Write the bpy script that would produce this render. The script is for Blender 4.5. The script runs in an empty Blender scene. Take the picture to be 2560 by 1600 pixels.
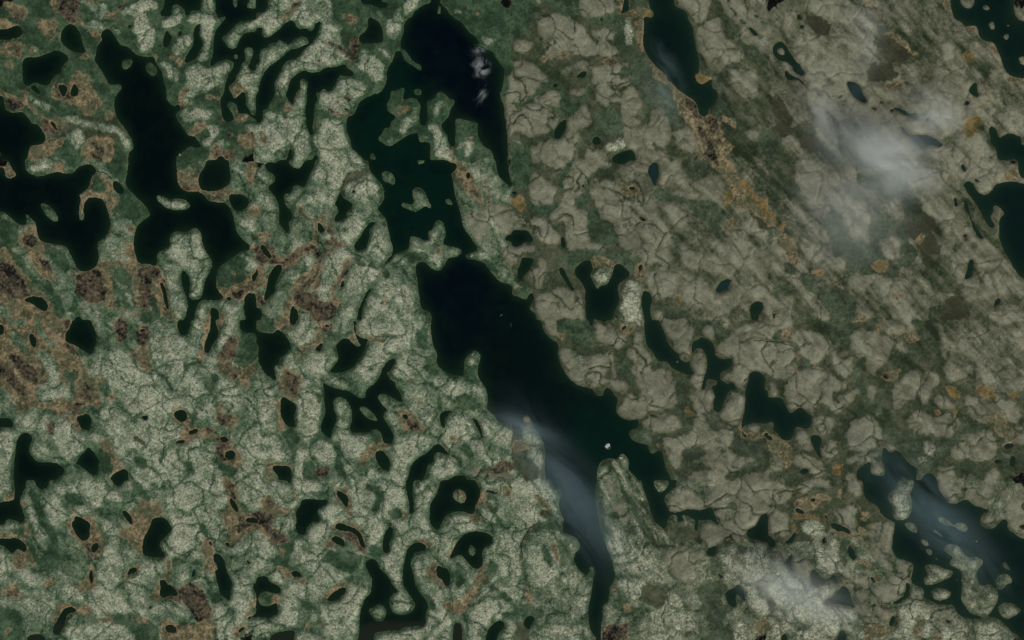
import bpy, math
import numpy as np
C = bpy.context.scene.collection
sc = bpy.context.scene
# ---------------------------------------------------------------- camera
U = 10.0                       # metres on the ground per pixel of the survey picture
H_CAM = 36000.0
cam_d = bpy.data.cameras.new("camera"); cam = bpy.data.objects.new("camera", cam_d); C.objects.link(cam)
cam.location = (0, 0, H_CAM); cam.rotation_euler = (0, 0, 0)
cam_d.sensor_width = 36; cam_d.lens = 36 * H_CAM / (2560 * U)
cam_d.clip_start = 10; cam_d.clip_end = 200000
sc.camera = cam
# ---------------------------------------------------------------- world, sun, exposure
SUN_EL, SUN_AZ = math.radians(42), math.radians(150)     # azimuth clockwise from north
w = bpy.data.worlds.new("World"); sc.world = w; w.use_nodes = True
nt = w.node_tree; bg = nt.nodes["Background"]
sky = nt.nodes.new("ShaderNodeTexSky"); sky.sky_type = 'NISHITA'; sky.sun_disc = False
sky.sun_elevation = SUN_EL; sky.sun_rotation = SUN_AZ
nt.links.new(sky.outputs[0], bg.inputs[0]); bg.inputs[1].default_value = 0.05
sd = bpy.data.lights.new("sun", 'SUN'); sd.energy = 3.5; sd.angle = math.radians(0.5); sd.color = (1.0, 0.99, 0.94)
sun = bpy.data.objects.new("sun", sd); C.objects.link(sun)
sun.rotation_euler = (math.pi/2 - SUN_EL, 0, math.pi - SUN_AZ)
sun.location = (0, 0, 20000)
sc.view_settings.view_transform = 'Standard'; sc.view_settings.look = 'None'
sc.view_settings.exposure = 0.0; sc.view_settings.gamma = 1
sc.render.engine = 'CYCLES'
sc.cycles.volume_bounces = 2
sc.cycles.volume_max_steps = 128

DATA = """
# 0 0
G 0 0 243 0 243 151 0 151
O 60 110 120 110 120 135 60 135
W 67 22 71 24 75 30 77 37 79 44 82 50 72 50 64 46 58 40 57 34 59 28 62 24
W 21 56 26 54 36 54 46 50 53 47 60 50 64 53 65 57 61 60 58 65 58 69 52 71 49 75 47 80 42 81 37 79 33 77 30 79 26 82 22 79 21 70
W 28 82 33 80 38 87 40 90 34 88
W 0 87 3 90 4 98 5 104 12 107 22 105 26 111 30 117 36 117 40 124 44 132 38 137 30 137 27 141 24 151 0 151
I 0 138 2 140 2 151 0 151
W 0 30 8 27 15 24 19 25 22 30 20 34 12 37 5 38 0 35
W 101 26 106 30 110 37 114 43 118 44 121 44 125 48 128 51 131 53 140 54 146 53 147 60 150 64 153 67 154 75 157 84 157 92 160 98 165 101 169 98 172 104 166 106 166 111 171 118 176 125 178 129 184 128 187 133 190 138 186 140 179 138 172 144 166 148 164 152 121 152 121 144 127 140 125 133 121 126 118 121 113 115 109 108 108 100 109 90 116 83 114 79 109 80 103 80 100 74 97 68 92 61 89 56 91 50 92 43 97 38 95 32
I 116 57 120 56 125 55 125 61 121 65 116 66 115 60
I 140 58 144 60 149 65 148 70 145 73 139 69 137 64
I 112 53 115 53 115 55 113 55
I 142 75 145 75 145 78 143 78
I 134 89 138 92 137 93
W 157 0 190 0 190 8 185 10 180 10 179 14 175 15 175 10 170 5 164 3 162 9 161 15 152 16 151 11 155 8
W 158 27 160 31 163 35 161 40 157 45 154 44 154 36
W 168 29 172 29 171 35 168 35
W 120 23 124 23 124 27 121 27
W 190 21 189 28 188 34 192 39 190 46 186 54 180 58 174 60 175 54 179 48 183 42 183 33 184 25
W 205 0 203 9 204 15 207 18 210 22 204 28 201 37 202 48 200 56 197 64 204 60 208 57 216 56 222 59 220 64 216 70 213 78 212 88 208 93 209 104 210 111 214 116 219 115 222 112 225 107 232 107 238 110 240 112 243 112 243 0
J 204 18 208 17 213 14 214 16 209 22 204 22
J 220 0 226 0 224 4 224 7 221 7 220 4
J 237 0 243 0 243 8 234 8 232 7 235 3
J 243 14 237 19 226 20 219 27 215 32 209 35 213 40 214 44 218 46 223 46 225 41 227 35 233 30 243 30
J 221 51 225 51 225 56 221 56
J 231 46 235 44 240 46 239 51 237 55 236 60 233 66 243 68 243 110 239 110 236 104 232 100 232 90 231 86 227 88 222 95 219 89 215 81 222 78 223 73 227 67 227 61 231 59 232 54 231 49
I 214 98 217 96 223 97 225 106 224 112 221 113 219 106 216 103
L 84 6 98 5 105 12 98 18 85 15
L 80 22 90 20 100 23 98 30 88 30 80 27
L 75 2 84 2 82 8 77 7
L 112 10 128 2 150 2 155 8 145 12 128 15 115 14
L 101 22 112 20 116 27 111 34 104 27
L 128 16 138 14 146 24 147 34 146 48 135 50 130 46 132 38 126 28
L 152 19 162 17 164 8 170 6 174 10 170 22 160 28 154 24
L 174 20 180 12 189 10 192 4 203 0 203 14 206 20 200 35 200 50 196 58 188 57 192 40 188 30 186 20
L 162 46 172 34 181 33 180 42 172 54 162 50
L 150 58 162 60 170 68 168 80 160 76 156 66
L 176 62 190 58 196 66 205 62 218 57 220 62 215 72 211 80 200 84 190 90 182 92 176 84 176 72
L 172 90 180 88 184 94 178 100
L 168 104 180 104 190 100 205 104 198 112 186 114 176 118 170 112
l 3 98 122 112 122 122 138
l 3 60 110 72 112 86 120 98 118
l 3 28 92 36 98 44 102
l 2 62 62 66 70
l 2 36 46 32 48
L 62 122 76 122 82 132 74 142 66 134 60 128
L 26 144 46 144 46 151 26 151
L 230 118 243 122 243 130 232 126
l 3 196 118 204 122 198 132 192 136
l 3 208 134 216 136
T 39 18 54 16 57 25 52 38 46 37 40 28
T 48 0 56 0 56 12 50 12
T 3 4 16 12 24 21 28 10 20 4 10 6
D 11 9 24 8 26 14 22 18 14 14
T 76 16 82 20 80 30 92 38 96 40 94 34 82 29
D 56 0 72 0 76 14 62 18 56 10
D 62 14 78 14 78 22 64 20
T 98 16 108 9 111 12 103 20
t 1 84 4 98 2 106 0
T 0 20 12 20 18 25 8 28 0 30
T 0 36 8 40 20 36 12 43 2 40
T 0 48 20 40 24 42 18 55 10 54
D 12 44 20 44 20 54 14 52
T 2 60 13 58 13 66 8 66
T 27 47 33 47 33 52 27 51
T 70 66 76 68 84 72 84 82 94 96 90 100 84 112 78 104 76 98 56 96 48 92 47 82 55 78 68 78
D 48 80 60 78 68 84 74 78 74 92 60 94 52 92
B 67 86 70 77 74 84 74 91 66 91
B 54 80 62 80 64 84 60 94
t 1.5 0 86 12 90 22 96 30 103 38 110 50 116 60 124
t 1.5 22 84 26 88 24 94
D 4 92 20 94 23 104 8 104
D 36 112 48 112 58 126 50 130 42 124
B 46 114 50 114 56 124 53 124
T 44 112 62 108 62 118 56 120
D 44 132 52 132 52 140 44 148 40 140
T 28 138 40 136 52 134 60 128 60 134 50 144 48 150 26 150
G 54 138 66 134 70 142 72 150 52 152
T 84 130 100 128 108 134 104 145 108 151 78 151 77 143
D 86 130 98 140 96 151 88 151
T 100 106 106 106 107 113 101 113
T 84 96 94 94 92 98
T 97 96 101 96 100 100 98 100
T 108 81 112 79 112 82
T 75 51 86 53 86 57 78 55
T 64 54 68 56 66 60
T 146 54 151 52 150 58 147 60
T 158 54 172 55 172 64 166 58
T 170 84 176 83 178 88 172 90 176 98 170 100
T 190 92 198 88 208 92 206 95 196 93
T 184 118 194 114 196 120 182 128 176 128
T 216 81 230 77 228 88 222 94
T 222 110 230 106 236 110 228 118 222 116
T 208 112 212 112 210 120
D 208 124 220 126 222 130
D 232 128 240 128 242 136 232 134
T 222 130 242 132 242 142 228 140
T 196 140 208 134 208 146 194 150
D 198 146 222 140 226 151 196 151
W 206 147 212 147 214 152 200 152
d 0.6 125 0 110 12 100 20
# 640 0
G 0 0 243 0 243 151 0 151
W 0 0 14 0 11 7 5 12 0 14
W 0 28 6 25 7 28 5 32 8 36 14 34 22 28 27 22 34 18 37 22 38 26 42 28 48 26 50 30 54 30 56 21 62 19 60 26 58 32 55 38 52 42 49 39 50 37 44 34 38 35 32 42 29 42 24 38 21 37 19 41 13 41 10 45 4 47 3 54 4 60 0 66
W 52 40 46 46 42 52 38 55 29 57 25 63 22 70 18 77 17 79 18 86 17 92 13 97 11 103 5 104 7 110 5 116 1 116 0 112 0 93 3 88 3 80 5 74 10 65 16 60 22 56 29 50 34 46 40 46 46 42
W 87 61 84 64 90 66 93 69 91 72 86 72 80 71 77 74 75 80 70 86 67 87 67 84 62 84 62 87 56 87 58 93 55 100 55 112 53 120 54 127 51 128 48 121 47 112 46 102 48 94 48 84 50 78 46 74 41 75 42 84 38 87 36 93 35 101 30 94 28 90 30 84 32 76 38 70 46 66 52 69 60 68 66 63 74 64 80 61
W 62 116 62 119 59 123 58 121
W 107 15 110 17 114 19 118 23 120 30 120 40 112 41 106 41 100 41 97 39 97 34 102 31 106 26 106 18
W 95 0 110 0 118 2 125 2 124 7 118 8 112 5 107 4 105 4 100 4
s 0.5 107 4 107 16
W 160 4 166 2 171 0 174 5 180 7 183 14 190 19 194 20 200 29 206 34 209 36 211 42 216 46 223 48 226 54 231 61 235 65 234 73 233 82 230 90 233 97 235 101 234 108 236 112 237 125 239 151 225 151 224 143 218 140 215 138 211 131 209 126 210 115 206 115 200 114 192 111 188 113 189 124 188 132 189 137 184 139 181 132 181 128 176 122 174 118 179 114 182 110 184 103 188 96 188 93 184 94 179 89 174 86 171 88 170 93 164 94 161 96 162 104 162 112 161 115 160 119 155 118 154 108 156 100 154 97 152 93 147 92 142 94 139 94 139 90 141 87 140 82 135 84 131 86 127 85 127 93 123 98 124 104 128 108 134 110 127 115 127 121 121 121 118 128 114 130 117 134 127 139 132 135 145 127 150 126 154 125 153 131 156 135 163 134 165 136 164 151 106 151 102 150 94 143 90 139 90 132 86 126 85 116 87 110 92 109 96 101 98 96 104 92 112 89 117 88 122 82 124 74 123 69 126 62 130 56 131 48 137 49 137 43 137 36 140 32 140 20 145 17 148 16 149 11 154 8
H 85 110 100 95 122 85 128 55 138 50 150 65 155 80 160 110 164 151 100 151
I 149 84 153 83 157 86 156 90 151 90 149 88
I 193 103 198 108 196 108
I 173 50 176 52 174 51
I 107 145 112 144 117 151 110 151
I 137 45 142 48 146 55 152 60 156 61 157 67 153 66 148 62 141 58 137 50
I 172 5 175 6 174 14 171 14
W 5 130 9 130 7 132
W 34 128 32 138 30 148 24 152 36 152 34 142 33 136
W 58 144 54 148 50 152 60 152
s 0.4 35 101 32 106 28 107
d 0.5 33 128 33 122 30 116 30 108
L 0 0 66 0 72 20 80 20 82 44 88 56 82 62 30 110 30 90 0 90
L 36 86 48 80 48 100 50 122 52 130 46 151 34 148 30 112
L 4 106 28 106 30 125 30 140 22 151 0 151
L 96 44 100 58 90 62 102 68 108 76 120 78 122 64 116 56 108 50
L 112 44 122 46 130 52 126 54
L 76 76 92 76 106 80 104 88 96 92 94 104 88 110 56 106 56 98 60 90
L 60 112 80 112 86 130 90 140 98 146 104 151 62 151 58 140 52 136
l 2 114 12 118 17
L 122 24 132 16 138 8 150 0 155 4 146 10 138 20 138 32 132 38 124 32
L 184 8 190 8 196 14 188 14
L 214 32 222 32 226 40 218 44 214 38
L 88 26 98 26 94 30
L 236 40 242 40 242 48
L 148 98 153 98 152 108 146 122 136 128 132 122 142 110
L 166 98 172 94 180 96 176 104 168 112 164 106
L 162 114 170 116 176 126 182 136 184 151 172 151 168 134 163 122
L 190 134 205 132 206 142 200 148 190 140
L 122 132 130 130 126 137
L 154 128 162 130 158 134
d 1 62 100 74 104 86 110
d 1 70 92 80 100 90 108
d 1 78 88 90 96
d 1 56 60 64 66
d 2 70 40 80 44 84 52
T 82 8 90 16 96 18 88 24 82 18
T 28 10 38 2 44 4 38 12 26 18 20 19
D 34 4 42 2 40 9
T 28 96 34 101 28 106 24 102
T 6 122 10 128 10 134 4 132
T 12 140 16 142 14 146
D 90 34 96 34 94 50 92 60 86 60
T 137 96 144 98 142 106 132 108
T 184 140 188 136 188 150 184 152
T 194 128 208 128 206 131 196 131
t 2 208 14 210 14
P 234 104 240 60 243 60 243 151 240 151 236 125
P 236 68 240 70 243 84 238 100
G 240 60 243 60 243 50
# 1280 0
O 0 0 243 0 243 151 0 151
G 0 0 20 0 24 14 14 30 8 36 0 36
G 20 0 64 0 66 14 50 14 36 8
G 12 6 28 8 26 16 12 14
W 46 67 54 70 62 71 68 66 71 67 70 73 60 73 56 70
W 36 82 41 78 44 79 44 83
W 51 111 52 117 50 124 44 131 40 131 40 123 44 117
W 80 128 86 134 78 138 75 132
W 83 15 86 16 86 20 83 19
W 26 60 28 60 28 62 26 62
W 93 151 93 148 108 142 113 141 117 146 116 151
W 106 0 112 9 106 12 102 14 106 4
W 127 0 151 0 153 5 158 8 164 10 167 20 171 26 172 36 175 50 177 58 177 68 171 72 177 80 184 78 190 73 188 82 194 86 195 92 192 99 186 101 186 107 182 111 177 108 175 100 172 94 165 91 156 84 150 77 147 76 147 72 143 68 136 63 132 58 128 52 124 44 124 34 125 24 124 16 129 16 132 17 134 13 133 10 130 8
W 222 25 227 26 232 31 231 35 227 32
P 28 14 40 14 58 14 66 20 72 32 78 40 84 50 74 54 56 50 46 52 40 60 34 58 30 44 26 34 24 24
P 64 0 84 0 96 2 100 10 84 14 72 16 64 14
P 84 24 90 26 96 34 94 40 102 48 96 54 84 54 80 46
P 74 24 84 28 82 36 76 36
P 2 38 16 38 18 46 14 52 2 52
P 0 56 14 58 24 66 34 72 36 78 24 84 18 94 4 98 0 98
P 22 94 30 86 38 84 46 90 48 98 44 104 34 102 24 100
P 0 102 20 100 36 104 44 110 40 120 36 130 20 128 8 124 0 120
P 22 138 36 134 48 126 54 110 62 102 72 98 74 118 64 124 62 140 58 151 30 151
P 46 70 52 64 64 60 72 58 74 66 86 58 104 60 110 58 106 68 100 74 112 78 118 84 122 92 120 102 116 110 106 112 102 106 104 98 100 90 88 90 84 100 76 92 76 86 82 82 76 72 66 64 56 66 52 76
P 54 80 60 86 70 78 68 86 62 92 56 90
P 102 112 116 110 122 116 128 120 132 104 140 100 146 108 152 116 152 130 140 134 148 144 150 151 120 151 116 142 106 138 104 126 104 118
P 152 128 164 120 172 130 172 140 160 144 154 140
P 68 140 84 140 92 146 90 151 66 151
P 12 140 24 138 24 151 12 151
P 152 0 186 0 188 10 180 20 170 20 164 8 156 6
P 182 20 194 14 198 24 200 36 214 40 222 50 216 58 206 56 198 64 192 70 184 62 178 50 174 36 174 26 182 24
P 192 0 243 0 243 60 236 50 228 46 216 36 212 22 198 14
o 1.5 200 0 208 10 220 24 230 32 243 46
o 1 216 0 224 14 243 28
P 202 66 220 64 232 68 236 80 228 92 210 88 204 76
P 220 122 236 120 240 136 222 134
P 196 146 220 148 230 151 196 151
P 176 126 182 128 182 146 178 146
g 3 0 98 10 98 18 96 26 82 36 78 44 86 50 94
g 2 22 96 44 106 52 106 64 96 72 84 80 80
g 2 44 104 48 96 46 84
G 50 94 62 94 60 104 52 108 48 100
g 2 72 66 70 80 66 92
G 68 16 100 12 106 16 114 26 118 44 110 46 110 56 102 50 96 36 94 24 76 22
G 110 50 124 48 130 60 130 70 140 80 146 100 146 112 136 98 124 88 112 78 102 72 102 66 112 62
G 122 96 128 98 126 114 120 110
G 88 104 100 104 102 112 102 122 90 116 78 118 76 108
L 102 18 114 16 116 26 114 30 116 40 108 40 104 32 106 26
L 82 118 94 117 97 125 88 127 80 122
L 90 136 100 130 108 138 100 145 86 142
L 0 138 14 132 10 140 0 144
L 22 0 28 0 28 5 23 4
G 0 140 16 136 10 151 0 151
G 110 0 124 0 130 8 126 12 116 8
G 178 62 188 64 190 70 184 72
G 188 100 198 106 196 116 202 128 194 118
G 168 20 180 20 178 24 170 24
g 2 210 60 200 64
g 3 240 60 230 50 216 38 204 22
T 104 14 114 10 124 10 130 12 122 16 108 16
T 106 0 104 12 100 14 102 0
T 118 16 124 18 124 48 122 50 118 40
Y 124 12 132 8 135 12 132 17 128 16 122 16
Y 172 74 178 68 182 72 190 70 186 76 178 81
T 130 60 136 62 144 70 146 76 152 80 158 88 150 84 140 74 132 70
T 158 86 170 92 176 100 164 100 168 116 176 120 178 140 182 151 178 151 172 128 168 118 160 112 156 104
D 162 92 172 94 176 104 184 112 182 120 178 130 172 118 166 108
D 184 112 192 112 196 122 200 134 194 146 190 151 184 151 184 136
T 190 110 196 112 200 128 208 140 204 146 194 146 204 140 198 128
T 198 104 208 116 210 120 202 120
g 2 190 72 196 90 200 106 212 120
T 58 50 52 56 44 58 40 54
T 26 54 34 56 32 60
D 84 56 94 54 104 60 92 62
# 1920 0
Q 0 0 243 0 243 151 0 151
W 8 40 14 39 18 44 20 50 24 54 26 59 30 60 31 64 35 68 35 72 30 71 25 68 22 62 18 58 12 58 8 55 4 50 5 44
I 9 46 13 44 16 48 16 52 11 52 8 49
W 15 66 18 66 22 72 30 74 36 80 38 85 35 84 32 78 26 75 20 76 17 74
W 73 76 80 77 87 80 89 88 93 93 93 97 88 96 82 92 78 88
W 105 94 109 96 108 99 105 97
W 98 99 103 103 102 105 97 102
W 116 100 128 103 134 108 141 105 140 114 134 110 124 106 118 102
W 115 102 119 104 117 107 115 105
W 123 118 128 120 132 126 140 128 150 127 160 132 165 136 163 139 152 136 146 142 142 138 138 132 128 126
W 150 110 153 112 151 116 148 113
W 28 12 31 14 32 18 28 20 27 15
W 30 23 35 23 32 28 30 27
W 170 0 178 0 182 3 186 8 194 8 198 0 231 0 232 10 234 16 238 20 243 20 243 74 236 74 226 70 223 64 220 54 216 46 214 40 206 39 200 36 198 26 196 24 192 24 186 25 182 20 176 18 174 12
I 202 5 209 5 210 10 206 10 203 8
I 208 22 214 19 214 28 210 28
I 225 22 229 24 228 26 225 25
I 222 33 227 31 228 37 224 38
I 236 54 240 53 243 56 243 64 239 62
W 189 86 193 79 198 77 197 84 200 92 194 91
W 184 98 190 93 190 98 184 100
W 187 40 189 40 188 46
W 182 109 185 110 186 113 183 112
W 150 69 154 69 153 71 150 71
W 149 63 153 63 150 65
W 210 118 216 122 218 132 226 125 236 128 240 130 238 136 243 148 243 151 218 151 216 140 210 134 210 128 208 124
P 12 10 24 10 24 30 16 36 10 24
P 36 34 78 30 88 50 92 80 70 78 50 70 34 58 24 46 22 38
P 10 60 40 90 60 110 100 110 96 120 120 122 110 134 116 151 86 151 84 120 68 102 40 100
P 100 90 110 88 150 78 182 84 180 100 184 120 160 130 140 110 130 104 112 96
P 160 66 166 62 172 74 164 76 156 76
P 160 30 168 28 168 36 160 40
P 162 42 172 40 178 48 174 66 164 56
P 176 30 184 30 182 38 178 38
P 192 38 200 36 204 50 196 54 190 46
P 204 64 216 62 222 84 214 88 206 76
P 36 8 50 0 70 0 70 16 44 16
P 206 80 208 92 202 104 192 100 186 92 194 92 204 80
P 216 116 240 120 243 104 230 100 220 108
P 176 126 206 120 210 151 176 151
P 20 40 36 60 20 50
G 0 120 14 126 14 151 0 151
O 6 90 16 100 10 120 0 120 0 90
O 100 18 140 34 150 54 130 64 100 60
R 106 36 124 36 136 50 128 62 112 60 106 48
R 0 134 20 110 30 120 20 130
R 30 10 64 20 56 34 40 30
O 46 120 30 114 22 130 50 140
G 76 132 84 134 86 144 78 144
G 60 118 68 120 66 132 60 126
T 165 0 171 2 174 12 168 8
T 176 20 186 26 198 24 196 32 184 28
Y 184 48 192 48 194 60 188 62
T 210 40 216 42 220 56 212 48 206 44
T 224 70 243 74 243 78 228 78
Y 112 78 132 77 126 82 114 83
T 90 0 102 6 108 14 104 18 92 10
D 89 2 100 8 100 11 92 8
T 106 24 112 28 122 32 130 40 140 50 146 56 138 52 126 42 114 34
T 90 66 120 64 124 70 96 74
O 196 64 204 56 208 66 206 74
O 148 50 160 48 162 60 150 60
T 178 128 186 120 184 110 194 118 190 128
O 206 84 216 100 210 118 220 120 222 106 216 90
t 0.8 182 90 190 90 198 98 200 103 208 96 208 84 204 74
d 0.6 96 92 110 92 112 94
o 1 36 84 70 90 96 108 120 112
o 0.6 84 118 98 120 112 119
Z 73 76 80 77 87 80 89 88 93 93 93 97 88 96 82 92 78 88
Z 116 100 128 103 134 108 141 105 140 114 134 110 124 106 118 102
Z 123 118 128 120 132 126 140 128 150 127 160 132 165 136 163 139 152 136 146 142 142 138 138 132 128 126
# 0 400
M 0 0 243 0 243 151 0 151
T 90 96 128 96 136 112 156 100 160 120 150 138 100 140 88 118
T 0 80 30 100 60 120 60 151 0 151
W 0 4 5 7 4 16 10 18 17 14 10 7 4 0 24 0 23 10 30 14 37 16 46 13 54 11 62 13 71 12 72 8 80 4 88 4 92 11 86 16 85 24 80 30 74 33 76 36 81 35 88 35 96 36 100 42 103 52 105 60 102 70 96 76 92 77 92 85 94 92 91 100 86 104 78 106 72 102 70 95 66 88 63 82 58 80 50 79 42 78 37 75 35 68 34 60 30 55 24 62 16 60 10 54 4 49 0 47
I 74 33 80 30 84 32 84 36 79 40 79 50 80 54 78 58 75 56 74 50 76 40 77 36
I 37 41 44 41 50 46 54 52 56 58 50 58 45 54 41 48
I 22 49 26 51 32 57 34 62 24 62 26 55
s 0.8 92 11 100 13 106 18
W 106 18 114 22 118 28 116 32 112 32 107 28
W 121 0 165 0 167 6 167 18 170 26 174 28 176 30 180 30 188 30 194 34 196 38 202 40 212 40 216 44 220 50 221 56 222 64 226 72 232 78 237 80 236 85 228 86 220 92 212 98 206 102 204 110 204 120 208 126 212 130 206 133 196 132 190 132 186 138 184 144 182 151 170 151 176 144 178 138 175 126 172 118 171 108 172 104 174 104 178 108 179 114 180 118 178 128 180 132 186 132 190 130 192 124 193 114 196 108 200 102 195 98 190 90 188 80 184 76 178 72 165 68 160 72 161 82 150 86 148 92 149 98 146 100 140 98 132 98 129 94 127 86 126 78 128 64 134 58 143 52 138 44 128 34 120 26 118 20 121 10
J 161 70 166 67 172 68 178 68 184 63 190 68 191 78 194 86 200 94 201 102 194 112 192 124 187 132 179 130 180 112 174 104 170 106 172 120 177 134 174 146 166 151 162 148 161 132 156 120 152 108 149 96 148 88 160 84 162 76
J 147 33 154 34 160 38 168 36 176 38 181 43 176 47 168 48 158 46 150 40
W 199 0 216 0 217 6 218 18 216 24 208 28 200 30 190 28 187 22 188 14 194 6
W 215 32 228 32 235 36 235 44 228 48 222 48 217 40
W 238 106 243 106 243 118 238 116
W 231 128 238 124 243 138 243 151 236 151 230 142
W 198 139 205 140 208 146 203 151 200 150
W 32 132 38 128 44 134 46 140 42 143 36 138
W 70 148 76 147 82 151 70 151
W 212 130 218 129 220 132 215 133
W 152 114 154 120 157 128 158 140 157 140 154 126 151 118
T 0 84 12 92 22 106 34 120 46 130 48 144 46 148 40 142 32 132 20 126 10 110 0 92
T 24 60 34 60 36 74 42 82 54 80 60 82 40 84 38 92 48 96 54 106 48 112 38 106 32 96 20 82 20 70
D 24 68 34 72 36 80 30 82 24 76
D 36 93 48 96 52 104 46 104 38 98
D 0 90 10 98 18 106 28 120 34 128 20 128 0 122
D 68 102 90 108 96 120 102 130 92 136 82 132 70 120
D 132 98 146 98 150 108 140 112 142 140 132 142 134 112 128 104
T 96 100 104 102 106 120 112 132 108 138 100 130 98 116
T 120 78 126 80 128 98 130 116 134 140 128 142 128 110 122 96
T 74 32 86 28 86 34 82 40 79 50 76 52
T 84 16 94 12 104 18 106 26 108 32 98 36 106 48 104 54 100 40 90 34 84 28
T 98 34 110 34 112 40 106 48 104 42
T 114 46 120 46 126 50 118 50 112 54 110 50
T 168 12 180 14 186 8 196 4 186 18 184 26 172 24 168 16
D 172 26 188 22 190 30 182 38 170 34
T 190 29 200 30 218 28 222 26 222 32 214 40 200 32
D 200 36 206 32 214 34 214 38 204 40
T 232 6 240 4 240 24 234 24
T 234 44 243 40 243 54 238 52
T 238 78 243 78 243 90 236 86
T 204 124 226 116 236 106 240 100 240 112 228 122 208 128
D 216 126 232 118 238 110 243 108 243 118 232 126 226 132 218 130
T 144 100 152 104 158 122 164 140 166 151 150 146 148 132 142 118
D 150 110 156 124 160 142 156 142
T 4 4 16 12 12 18 6 16
T 50 2 58 4 62 12 54 12
T 108 88 116 86 116 90 108 90
T 118 60 128 60 126 68 120 66
T 52 88 56 90 54 98 50 94
T 10 132 24 128 32 136 40 146 46 151 24 151 10 144
T 128 32 136 40 140 46
G 96 0 118 0 121 12 118 20 110 16 102 8
G 87 14 94 16 102 24 103 29 96 31 88 26
G 60 0 78 0 76 8 64 8
L 24 2 48 4 44 14 30 12
G 0 48 16 58 20 70 18 84 30 100 38 114 48 124 64 132 70 128 76 140 60 148 50 144 50 128 36 120 26 108 14 92 0 82
G 42 80 56 82 64 92 68 106 60 106 52 96 46 92 38 86
G 110 30 124 28 138 46 142 52 134 56 120 54 108 48
l 1 105 50 108 58 120 56 128 56
l 1.5 106 68 114 66 122 76
l 1 94 84 100 78 108 74
G 106 104 122 104 128 120 126 138 110 140 112 120
l 2 108 110 118 116 122 122
l 2 118 126 124 136
G 208 102 216 94 228 90 234 94 232 110 224 116 208 120 204 110
T 219 105 224 104 224 109 220 110
l 1.5 224 88 232 86 236 92
L 224 54 240 54 243 70 236 72 226 66
L 218 12 228 4 230 16 226 16
L 230 24 240 24 238 34
L 202 130 212 130 214 138 228 136 230 146 226 151 214 151 214 140
L 186 138 194 140 196 151 182 151
L 84 140 90 146 86 151 80 148
l 2 94 142 100 148
L 0 136 8 138 8 151 4 151
G 144 124 156 134 150 151 128 151 144 142
o 2 184 2 190 10 178 22
G 164 0 184 0 180 8 170 10
# 640 400
M 0 0 243 0 243 151 0 151
W 8 5 11 1 21 5 21 0 30 1 33 6 40 9 44 6 50 0 58 0 55 6 51 12 49 18 47 24 46 26 42 24 36 23 34 28 34 31 28 31 26 34 27 42 30 45 34 50 35 55 31 58 31 64 32 69 26 66 22 60 22 54 22 46 20 38 16 32 12 28 11 25 16 22 18 20 18 14 10 10
W 80 29 82 36 90 40 92 42 90 46 85 50 86 54 80 57 76 58 73 60 74 54 78 50 76 42 74 42 77 36
W 92 80 98 74 102 66 106 60 110 58 114 59 110 62 107 66 107 72 106 80 102 85 94 86
W 69 83 72 82 71 85 68 86
W 81 114 83 112 84 116 82 120 79 122
W 94 27 92 27 91 29 90 31 93 32
W 12 108 18 100 22 98 25 100 24 106 20 112 18 120 18 126 13 128 9 134 7 132 10 120
W 33 138 36 136 36 140 40 142 40 151 30 151
W 199 11 202 12 203 17 200 18 198 16
W 0 138 5 140 6 146 2 151 0 151
W 58 58 61 60 66 66 64 68 60 70 58 64
W 3 80 8 80 14 90 16 94 10 92 6 86
W 54 118 59 110 60 112 56 118 52 120
W 118 100 119 106 112 116 104 124 100 134 96 144 92 151 98 151 100 144 104 130 110 120 116 114 114 110 118 106
W 106 0 153 0 152 5 158 4 172 0 182 3 188 2 190 6 188 10 184 12 186 18 187 24 188 34 190 40 192 46 194 54 195 60 196 64 202 72 206 78 210 83 206 87 199 89 196 90 200 94 206 94 214 96 220 103 225 110 232 116 243 122 243 151 166 151 166 144 160 142 156 140 154 130 153 116 151 106 151 98 156 96 160 96 164 101 170 105 176 104 179 97 182 92 186 92 192 90 196 87 192 83 182 81 177 80 177 76 180 70 178 62 176 57 170 56 167 66 162 67 164 76 158 76 156 74 150 72 145 72 145 80 144 84 136 87 130 89 128 95 118 100 122 96 128 90 130 84 128 78 126 70 124 60 122 54 116 48 114 46 120 40 122 32 120 24 114 18 106 8
H 106 0 190 0 190 40 196 64 190 84 130 88 124 60 114 46 122 30
I 118 11 124 10 130 13 132 20 130 24 126 22 120 20
I 148 27 153 25 159 28 162 36 166 44 165 47 160 43 156 46 152 49 146 48 136 43 138 40 148 42 150 38 147 34
I 178 37 182 36 187 41 185 43 180 42
I 113 0 118 0 117 1 114 1
W 225 0 236 0 239 10 240 20 243 26 240 26 234 20 228 14
W 235 72 243 65 243 80 234 76
s 0.6 80 29 83 22 86 16
L 50 10 60 2 70 0 100 0 106 4 100 8 88 12 82 20 80 28 74 34 70 40 60 44 46 44 46 32 60 28 66 24 50 22
L 86 20 104 18 114 24 120 28 118 38 108 42 90 38 84 34 82 28
L 44 38 56 30 64 28 72 32 74 38 66 42 50 44
L 34 26 40 23 46 28 42 34 36 32
L 28 32 36 34 34 44 28 42
l 2 56 14 56 20
L 88 48 96 46 102 50 104 58 100 68 92 76 88 80 80 74 78 66 88 64 86 56
L 76 68 84 68 86 78
L 108 64 114 62 120 74 125 84 124 92 114 98 102 98 94 92 94 86 104 84 108 74
L 64 92 74 82 88 84 90 92 82 100 78 108 68 124 64 134 56 128 58 116 62 104
L 92 100 106 100 118 102 114 110 106 120 98 132 92 142 88 151 78 151 76 134 82 120 88 110
L 122 104 128 108 138 110 144 118 150 124 152 140 145 151 124 151 118 130 110 130 104 151 98 151 102 134 110 124 116 114 118 106
L 130 94 138 94 146 98 150 104 146 106 138 104
L 32 56 40 58 50 64 52 72 46 74 40 66 34 66
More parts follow.
